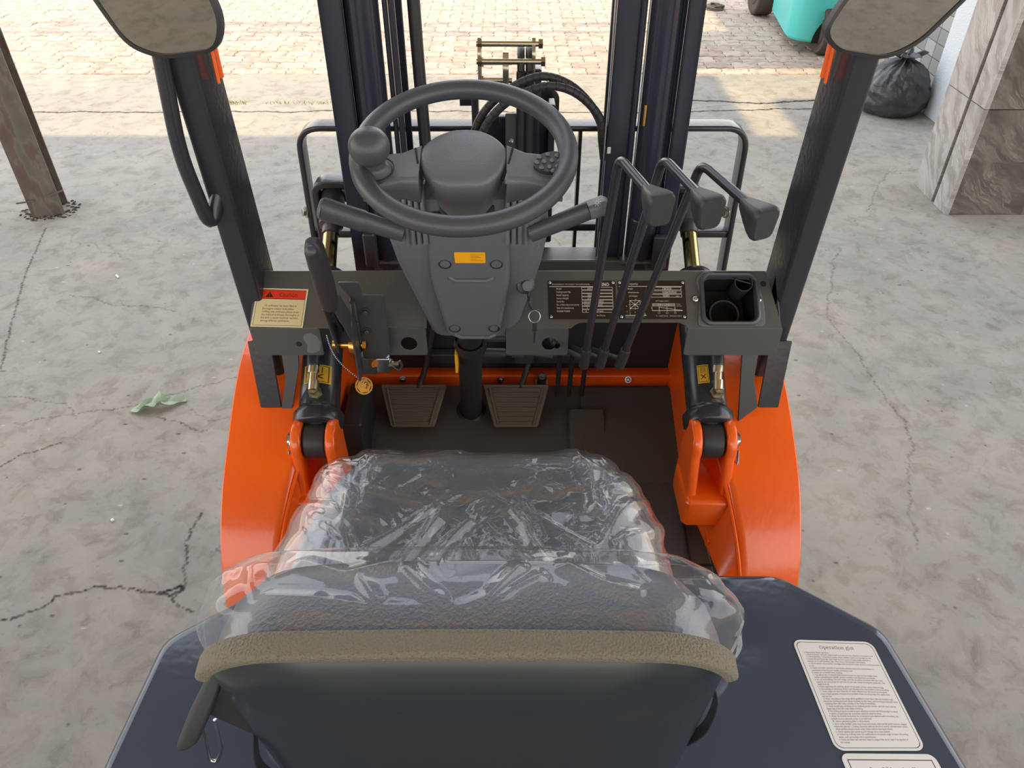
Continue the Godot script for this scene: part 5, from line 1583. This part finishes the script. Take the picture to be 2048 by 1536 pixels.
func hood() -> void:
	var g := group("hood", "", v(0.03, 0.9, -0.3))
	var st := new_st()
	var foot := [Vector2(-0.535, 0.30), Vector2(-0.529, -0.464), Vector2(-0.517, -0.655), Vector2(-0.36, -0.772), Vector2(0.426, -0.772), Vector2(0.557, -0.672), Vector2(0.590, -0.464), Vector2(0.61, 0.30)]
	var poly := round_poly(foot, 0.02, 3)
	var rings := []
	for q in [[0.36, 0.0], [0.928, 0.0], [0.936, 0.0], [0.944, 0.003], [0.9485, 0.008], [0.950, 0.014]]:
		var row := PackedVector3Array()
		for p in poly:
			var c := Vector2(0.03, -0.24)
			var d: Vector2 = p - c
			row.append(v(p.x - signf(d.x) * q[1] * minf(1.0, absf(d.x) * 4), q[0], p.y - signf(d.y) * q[1] * minf(1.0, absf(d.y) * 4)))
		rings.append(row)
	loft(st, rings, false, true)
	obj("cover", st, M.hood_paint, g)
	# instruction labels, printed
	var a := sticker("operation_label", v(0.411, 0.9503, -0.650), v(0.527, 0.9503, -0.646), v(0.422, 0.9503, -0.486), printed(operation_picture(), 0.45), g, 0.012, 0.0005, v(0.540, 0.9503, -0.486))
	tag(a, "white operating instructions label")
	var b := sticker("oil_chart_label", v(0.4255, 0.9503, -0.4825), v(0.5475, 0.9503, -0.4815), v(0.436, 0.9503, -0.36), printed(oil_picture(), 0.45), g, 0.010, 0.0005, v(0.560, 0.9503, -0.36))
	tag(b, "white oil chart label")

func operation_picture() -> Image:
	var im := Image.create_empty(820, 1120, false, Image.FORMAT_RGB8); im.fill(Color(0.90, 0.90, 0.88))
	var k := Color(0.14, 0.14, 0.14)
	# rounded black line inside the edge
	var rr := rrect(770, 1070, 62, 10)
	for i in rr.size(): line_on(im, rr[i] + Vector2(410, 560), rr[(i + 1) % rr.size()] + Vector2(410, 560), 5, k)
	write(im, "Operation gist", Vector2(250, 98), 52, k, "Droid Serif")
	var t := ["I. Preparation before operation.", "1. Check hydraulic oil level, engine level, fuel are common, whether is normal or not.", "2. Check pipelines, connections, pump valves whether leaked or damaged or not.", "3. Check the parking brake, check that the free travel of brake pedal whether is", "normal or not and whether right when stay at the foreplate thoroughly.", "4. Check meters, illumination, turnlights and electrical circuit whether working normal", "or not.", "5. Check tyre bolts, nut bolt of front frame whether assembly and whether the", "movement of forced door handle naturally or not.", "II. Notice of the forklift truck loading.", "1. The driver who is trained with drivers license can operate the forklift truck,", "before operating new forklift, please carefully read maintenance manual.", "2. Do not overloading. The load weight and size should be accorded with the rated", "capacity and load graph. Do not load on one side, forbid moving the goods with the", "single fork tip.", "3. When operating lift working, please do not park on fork unless dismounting.", "4. The loading or unloading work is not allowed when the forklift truck is traveling.", "5. Carry cargo rest door forks lift-off about 200mm must tilt travel on ruts gated", "close to forks ground, strong strictly prohibit when carrying cargo risk option deal", "and service.", "6. When traveling on the ramp which gradient is more than 10%, the forklift truck", "should be traveling forward when climbing up the ramp, and traveling backward when", "climbing down the ramp, turning on the ramp is forbidden.", "7. There should pay attention to the walking people, barrier, pothole road and the", "upper gap of forklift truck when traveling.", "8. The falling of goods should be paid attention to when the lifting height is above", "3 meters, if necessary the protection measure must be taken.", "9. When the forklift truck with the attachment and without load is traveling, the", "forklift truck is operated as the truck with load.", "III. Advice preventing after truck involved.", "1. No in order forklift, shall keep drop touchdown, with handle park vacancy, engine", "relieve by operate 2. Timing, flameout and cut electrical source, tension hand brake,", "when parking lengthy hour ramp wood cushion turn back wheel.", "2. Check upkeep part painting and leakage circs, clean forklift.", "3. Freeze up, cooling water not antifreeze or constantly ought to blow off cooling", "water, and put storage rub in greenhouse.", "4. Check the filter net and then clean it, replace the oil on time if the quality of", "oil change."]
	for i in t.size(): write(im, t[i], Vector2(70 + (i % 3) * 4, 150 + i * 24.4), 20, k, "Droid Serif", 0.85)
	return im

func oil_picture() -> Image:
	var im := Image.create_empty(640, 640, false, Image.FORMAT_RGB8); im.fill(Color(0.90, 0.90, 0.88))
	var k := Color(0.14, 0.14, 0.14)
	frame_rect(im, Rect2i(34, 40, 572, 560), 6, k)
	write(im, "Pour Oil Location Chart", Vector2(160, 118), 34, k, "Droid Serif", 0.95)
	write(im, "Inject Oil Time Every 1000hours", Vector2(190, 158), 20, k, "Droid Serif", 0.95)
	frame_rect(im, Rect2i(130, 178, 400, 380), 4, k)
	for i in 5: line_on(im, Vector2(130, 250 + i * 60), Vector2(530, 250 + i * 60), 3, k)
	return im

# ------------------------------------------------------------------ seat
const SC := Vector3(-0.053, 1.095, -0.672)
func cushion_at(a: float, s: float, grow: float) -> Vector3:      # s 0..1 over the top, 1..2 down the side
	var e := 0.66
	var cx := signf(cos(a)) * pow(absf(cos(a)), e); var cz := signf(sin(a)) * pow(absf(sin(a)), e)
	var r := minf(s, 1.0)
	var hw := 0.260 + grow; var hd := 0.252 + grow
	var x := cx * hw * r; var z := cz * hd * r
	var nx := x / hw; var nz := z / hd
	if nz < 0: x *= 1.0 - 0.04 * nz * nz                       # a little narrower at the front
	var y := 0.026 * smoothstep(0.35, 0.8, absf(nx)) - 0.012 * (1.0 - absf(nx)) - 0.012 * smoothstep(-0.2, -0.7, nz) * 0.0
	y += 0.020 * smoothstep(-0.45, -0.8, nz) - 0.060 * pow(r, 9.0)
	if s > 1.0:
		y -= (s - 1.0) * 0.09
		var k := 1.0 + 0.02 * sin((s - 1.0) * PI); x *= k; z *= k
	return SC + Vector3(x, y + grow * 0.35, z)

func back_outline(hw: float, top: float, bottom: float, r: float) -> PackedVector2Array:
	var p := PackedVector2Array()
	var n := 10
	for i in 6: p.append(Vector2(hw, lerpf(bottom, top - r, i / 6.0)))
	for i in n + 1: p.append(Vector2(hw - r + cos(PI / 2 * i / n) * r, top - r * 0.75 + sin(PI / 2 * i / n) * r * 0.75))
	for i in range(1, 24): p.append(Vector2(lerpf(hw - r, -hw + r, i / 24.0), top + 0.004 * sin(PI * i / 24.0)))
	for i in n + 1: p.append(Vector2(-hw + r - sin(PI / 2 * i / n) * r, top - r * 0.75 + cos(PI / 2 * i / n) * r * 0.75))
	for i in range(1, 7): p.append(Vector2(-hw, lerpf(top - r, bottom, i / 6.0)))
	return p

const BX := -0.041
func back_at(p: Vector2, z: float) -> Vector3: return Vector3(BX + p.x, p.y, z + (p.y - 1.35) * 0.16)

func seat() -> void:
	var g := group("driver_seat", "black driver seat with a low backrest", v(BX, 0.95, -0.6))
	var st := new_st(); box(st, v(-0.05, 0.99, -0.66), v(0.40, 0.10, 0.40), 0.02)
	obj("seat_base", st, M.inner_dark, g)
	st = new_st()
	var rows := []
	for i in 25:
		var s := i / 12.0 if i < 13 else 1.0 + (i - 12) / 12.0
		var row := PackedVector3Array()
		for j in 72: row.append(cushion_at(TAU * j / 72.0, maxf(s, 0.001), 0.0))
		rows.append(row)
	grid(st, rows, false, true)
	obj("cushion", st, M.vinyl, g)
	# backrest: pad in front, shell behind, a woven band between
	st = new_st()
	var rings := []
	for q in [[-0.500, 0.16, 1.29], [-0.494, 0.195, 1.320], [-0.478, 0.222, 1.340], [-0.450, 0.236, 1.349], [-0.418, 0.241, 1.350], [-0.392, 0.241, 1.348]]:
		var row := PackedVector3Array()
		for p in back_outline(q[1], q[2], 0.99, 0.085): row.append(back_at(p, q[0]))
		rings.append(row)
	grid(st, rings); fan(st, rings[0]); 
	obj("back_pad", st, M.vinyl, g)
	st = new_st()
	var path := []
	var full := back_outline(0.244, 1.352, 0.99, 0.085)
	for p in full:
		if p.y > 1.300: path.append(back_at(p, -0.382))
	sweep(st, path, rrect(0.014, 0.026, 0.005, 3), null, true, false, v(0, 1, 0) if false else Vector3.RIGHT)
	tag(obj("woven_band", st, M.piping, g), "woven grey band round the shell edge")
	# shell: rounded at its edge, with a shallow raised middle
	st = new_st(); rows = []
	var ol := back_outline(0.238, 1.342, 0.97, 0.085)
	for i in range(1, 16): ol.append(Vector2(lerpf(-0.238, 0.238, i / 16.0), 0.97))
	for i in 19:
		var s := i / 18.0
		var row := PackedVector3Array()
		for p in ol:
			var q := Vector2(p.x * s, lerpf(1.13, p.y, s))
			var d := -0.352 - 0.030 * pow(s, 7.0)
			d += 0.007 * smoothstep(0.175, 0.115, absf(q.x + 0.01 * sin(q.y * 22.0))) * smoothstep(1.325, 1.27, q.y)
			row.append(back_at(q, d))
		rows.append(row)
	var rim := PackedVector3Array()
	for p in ol: rim.append(back_at(p, -0.396))
	rows.append(rim)
	grid(st, rows, false, true)
	obj("back_shell", st, M.shell, g)
	# belt buckle and its bracket on the left, strap loop on the right
	st = new_st()
	rings = []
	for q in [[0.0, 0.008, 0.006], [0.06, 0.014, 0.010], [0.10, 0.017, 0.013], [0.145, 0.016, 0.012], [0.155, 0.010, 0.008]]:
		var row := PackedVector3Array()
		var o := v(-0.285, 1.262, -0.44).lerp(v(-0.352, 1.125, -0.41), q[0] / 0.155)
		for p in rrect(q[1] * 2, q[2] * 2, q[2] * 0.7, 3): row.append(o + v(p.x * 0.9, p.x * 0.45, p.y))
		rings.append(row)
	loft(st, rings)
	tag(obj("belt_buckle", st, M.rubber, g), "black belt buckle")
	st = new_st(); plate(st, round_poly([Vector2(-0.325, 1.165), Vector2(-0.29, 1.23), Vector2(-0.25, 1.15), Vector2(-0.262, 1.095)], 0.006), v(0, 0, -0.425), Vector3.RIGHT, Vector3.UP, 0.004, 0.001)
	obj("buckle_bracket", st, M.inner_dark, g)
	st = new_st(); tube(st, fillet([v(-0.332, 1.16, -0.42), v(-0.338, 1.085, -0.41), v(-0.330, 1.082, -0.41), v(-0.318, 1.11, -0.41), v(-0.318, 1.155, -0.42)], 0.008, 4), 0.0022, 8)
	obj("belt_loop", st, M.steel, g)
	st = new_st()
	sweep(st, smooth_path([v(0.200, 1.23, -0.43), v(0.214, 1.19, -0.425), v(0.212, 1.13, -0.425), v(0.198, 1.09, -0.43)], 6), rrect(0.003, 0.014, 0.001, 1), null, true, false, Vector3.RIGHT)
	obj("belt_strap", st, M.rubber, g)
	st = new_st()
	sweep(st, smooth_path([v(-0.285, 1.12, -0.43), v(-0.292, 1.06, -0.42), v(-0.28, 1.02, -0.42), v(-0.26, 0.99, -0.43)], 6), rrect(0.003, 0.016, 0.001, 1), null, true, false, Vector3.RIGHT)
	obj("belt_strap", st, M.rubber, g)

# ------------------------------------------------------------------ things resting on the forklift
# heights of folds pressed into film: a square of n x n cells over side metres, corner at o
class Folds:
	var n := 320; var o: Vector2; var side: Vector2; var h := PackedFloat32Array()
	func _init(corner: Vector2, size: Vector2) -> void:
		o = corner; side = size; h.resize(n * n)
	func press(a: Vector2, b: Vector2, wide: float, high: float, sharp := 1.4) -> void:
		var lo := ((a.min(b) - Vector2(wide, wide) - o) / side * n).floor(); var hi := ((a.max(b) + Vector2(wide, wide) - o) / side * n).ceil()
		for y in range(maxi(0, int(lo.y)), mini(n, int(hi.y) + 1)):
			for x in range(maxi(0, int(lo.x)), mini(n, int(hi.x) + 1)):
				var p := o + Vector2(x, y) * side / n
				var t := clampf((p - a).dot(b - a) / (b - a).length_squared(), 0.0, 1.0)
				var d := p.distance_to(a + (b - a) * t)
				if d < wide:
					var e := high * pow(1.0 - d / wide, sharp)
					if absf(e) > absf(h[y * n + x]): h[y * n + x] = e
	func at(p: Vector2) -> float:
		var q := (p - o) / side * n
		var x := clampi(int(q.x), 0, n - 2); var y := clampi(int(q.y), 0, n - 2)
		var fx := clampf(q.x - x, 0.0, 1.0); var fy := clampf(q.y - y, 0.0, 1.0)
		return lerpf(lerpf(h[y * n + x], h[y * n + x + 1], fx), lerpf(h[(y + 1) * n + x], h[(y + 1) * n + x + 1], fx), fy)
	func scatter(r: RandomNumberGenerator, count: int, lean: float, spread: float, long: float, wide: float, high: float) -> void:
		for k in count:
			var p := o + Vector2(r.randf(), r.randf()) * side; var a := lean + r.randf_range(-spread, spread)
			var l := long * r.randf_range(0.4, 1.0); var m := r.randf_range(0.5, 1.0)
			for i in 3:
				var q := p + Vector2.from_angle(a) * l / 3.0
				press(p, q, wide * m, high * m * (1.0 if i == 1 else 0.7)); p = q; a += r.randf_range(-0.45, 0.45)

func covers_and_key() -> void:
	# crumpled film: cells that meet in sharp creases, and a few long folds
	var facet := fnoise(13.0, FastNoiseLite.TYPE_CELLULAR, 1, 101); facet.fractal_type = FastNoiseLite.FRACTAL_NONE; facet.cellular_jitter = 1.0; facet.cellular_return_type = FastNoiseLite.RETURN_DISTANCE
	var soft := fnoise(5.0, FastNoiseLite.TYPE_SIMPLEX_SMOOTH, 2, 103)
	var r2 := RandomNumberGenerator.new(); r2.seed = 11
	var sf := Folds.new(Vector2(-0.36, -0.96), Vector2(0.62, 0.62))
	sf.scatter(r2, 420, 0.9, 1.6, 0.05, 0.005, 0.0016)
	sf.scatter(r2, 90, 0.8, 0.9, 0.11, 0.010, 0.0048)
	for f in [[[-0.211, -0.805], [-0.138, -0.794], [-0.066, -0.756]], [[-0.124, -0.806], [-0.047, -0.808], [-0.001, -0.777], [0.017, -0.748]], [[-0.066, -0.756], [-0.046, -0.793]], [[0.017, -0.748], [0.027, -0.707]], [[-0.218, -0.675], [-0.154, -0.742], [-0.107, -0.788]], [[-0.151, -0.677], [-0.108, -0.756]], [[-0.118, -0.677], [-0.062, -0.753]], [[-0.085, -0.675], [-0.077, -0.7]], [[0.01, -0.821], [0.034, -0.83], [0.066, -0.806]], [[-0.207, -0.857], [-0.131, -0.873], [-0.08, -0.893]], [[0.126, -0.69], [0.167, -0.771], [0.204, -0.814]], [[0.139, -0.684], [0.199, -0.73]], [[-0.298, -0.851], [-0.241, -0.788], [-0.239, -0.73]], [[-0.316, -0.788], [-0.249, -0.749], [-0.191, -0.744]], [[0.085, -0.896], [0.119, -0.829], [0.121, -0.759]]]:
		for k in f.size() - 1: sf.press(Vector2(f[k][0], f[k][1]), Vector2(f[k + 1][0], f[k + 1][1]), 0.015, 0.012)
	var bf := Folds.new(Vector2(-0.29, -0.525), Vector2(0.58, 0.14))
	bf.scatter(r2, 50, 0.5, 1.2, 0.05, 0.006, 0.0016)
	for f in [[[-0.056, -0.456], [-0.037, -0.434], [-0.012, -0.409]], [[-0.012, -0.409], [0.019, -0.423], [0.045, -0.456]], [[0.014, -0.409], [0.040, -0.431], [0.063, -0.445]], [[-0.18, -0.424], [-0.136, -0.424], [-0.084, -0.414], [-0.032, -0.409]], [[0.171, -0.459], [0.187, -0.421]], [[-0.097, -0.448], [-0.079, -0.420]], [[-0.195, -0.459], [-0.18, -0.428]], [[0.09, -0.46], [0.12, -0.44], [0.15, -0.43]], [[-0.15, -0.465], [-0.11, -0.45], [-0.07, -0.462]]]:
		for k in f.size() - 1: bf.press(Vector2(f[k][0], f[k][1]), Vector2(f[k + 1][0], f[k + 1][1]), 0.013, 0.008)
	# cling film bag over the seat cushion
	var st := new_st()
	var rows := []
	var nj := 300; var ni := 150
	for i in ni:
		var s := maxf(0.002, 1.0 * pow(i / float(ni - 40), 0.85)) if i < ni - 40 else 1.0 + (i - (ni - 40)) / 40.0 * 0.95
		var row := PackedVector3Array()
		for j in nj:
			var a := TAU * j / nj
			var p := cushion_at(a, s, 0.006)
			var d := p - SC
			var h := 0.004 * (facet.get_noise_2d(d.x * 0.35 + d.z * 0.3, d.z * 0.9 - d.x * 0.5) + 1.0) + sf.at(Vector2(p.x, p.z)) * smoothstep(1.25, 0.95, s)
			var edge := smoothstep(0.72, 1.0, s)
			var out := Vector3(cos(a), 0, sin(a))
			var bag := edge * (0.3 + 0.7 * absf(cos(a))) * (0.015 + 0.014 * soft.get_noise_2d(cos(a) * 0.7, sin(a) * 0.7 + s * 0.2) + 0.003 * sin(a * 31.0 + 3.0 * sin(a * 7.0)) * smoothstep(0.9, 1.2, s) + 0.012 * smoothstep(0.2, -0.9, cos(a)))
			row.append(p + Vector3(0, h * (1.0 - 0.6 * edge), 0) + out * bag)
		rows.append(row)
	grid(st, rows, false, true)
	var inner := []          # second film layer, added to strengthen the glints
	for i in range(0, rows.size(), 2):
		var row := PackedVector3Array()
		for j in range(0, nj, 2):
			var p: Vector3 = rows[i][j]
			row.append(p.lerp(SC + Vector3(0, p.y - SC.y, 0), 0.012) + Vector3(0, -0.0045 - 0.7 * sf.at(Vector2(p.x, p.z)) + 0.6 * sf.at(Vector2(-0.1 - p.x, p.z + 0.01)), 0))
		inner.append(row)
	grid(st, inner, false, true)
	tag(obj("plastic_seat_cover", st, M.film, self, true), "crinkled clear plastic film wrapped over the seat cushion", "plastic cover", "clear plastic covers on the seat")
	# a looser sleeve over the backrest, from its front round the top to the band
	st = new_st(); rows = []
	var secs := [[-0.512, 0.13, 1.24], [-0.509, 0.19, 1.31], [-0.500, 0.222, 1.338], [-0.486, 0.242, 1.352], [-0.465, 0.254, 1.360], [-0.440, 0.259, 1.362], [-0.415, 0.257, 1.360], [-0.398, 0.249, 1.355]]
	var nsub := 9
	for i in (secs.size() - 1) * nsub + 1:
		var k := mini(i / nsub, secs.size() - 2); var t := float(i) / nsub - k
		var z := lerpf(secs[k][0], secs[k + 1][0], t); var hw := lerpf(secs[k][1], secs[k + 1][1], t); var top := lerpf(secs[k][2], secs[k + 1][2], t)
		var ol := back_outline(hw, top, 1.0, 0.10)
		var dense := PackedVector2Array()
		for q in ol.size() - 1:
			for m in 6: dense.append(ol[q].lerp(ol[q + 1], m / 6.0))
		dense.append(ol[-1])
		var row := PackedVector3Array()
		for q in dense.size():
			var p := dense[q]
			var n2 := (p - Vector2(0, 1.12)).normalized()
			var hang := smoothstep(0.12, 0.24, absf(p.x))
			var fade := smoothstep(-0.396, -0.43, z)
			var h := fade * (0.004 * (facet.get_noise_2d(p.x * 0.3 + p.y * 0.3 + z * 0.5, z * 1.0 - p.x * 0.2) + 1.0) + bf.at(Vector2(p.x, z)) + hang * 0.012 * (soft.get_noise_2d(p.y * 2.0, z * 2.0 + p.x) + 0.9))
			row.append(back_at(p + n2 * h, z))
		rows.append(row)
	grid(st, rows)
	tag(obj("plastic_backrest_cover", st, M.film, self, true), "clear plastic sleeve stretched over the top of the backrest", "plastic cover", "clear plastic covers on the seat")
	# key in the ignition, with a ring and a second key hanging from it
	var k := base("key", v(0.04, 1.16, -1.19))
	tag(k, "black-headed key in the ignition lock with a ring and spare key hanging", "key")
	st = new_st(); box(st, v(0.034, 1.196, -1.178), v(0.008, 0.022, 0.020), 0.003, Basis(Vector3.BACK, 0.3)); box(st, v(0.029, 1.207, -1.194), v(0.004, 0.008, 0.018), 0.001)
	obj("head", st, M.rubber, k)
	st = new_st()
	var pts := []
	for i in 28: pts.append(v(0.041 + cos(TAU * i / 28) * 0.0105, 1.170 + sin(TAU * i / 28) * 0.0105, -1.174 - 0.004 * sin(TAU * i / 28)))
	sweep(st, pts, circle(0.0009, 8), null, false, true)
	obj("ring", st, M.steel, k)
	st = new_st(); plate(st, round_poly([Vector2(-0.002, 0), Vector2(0.002, 0), Vector2(0.0022, -0.028), Vector2(0.0, -0.032), Vector2(-0.0015, -0.028)], 0.001, 2), v(0.0425, 1.137, -1.178), v(0.94, 0, 0.34), v(0.04, 0.99, 0.05).normalized(), 0.0016, 0.0003)
	box(st, v(0.042, 1.147, -1.177), v(0.009, 0.022, 0.003), 0.001)
	obj("spare_key", st, M.rod_steel, k)
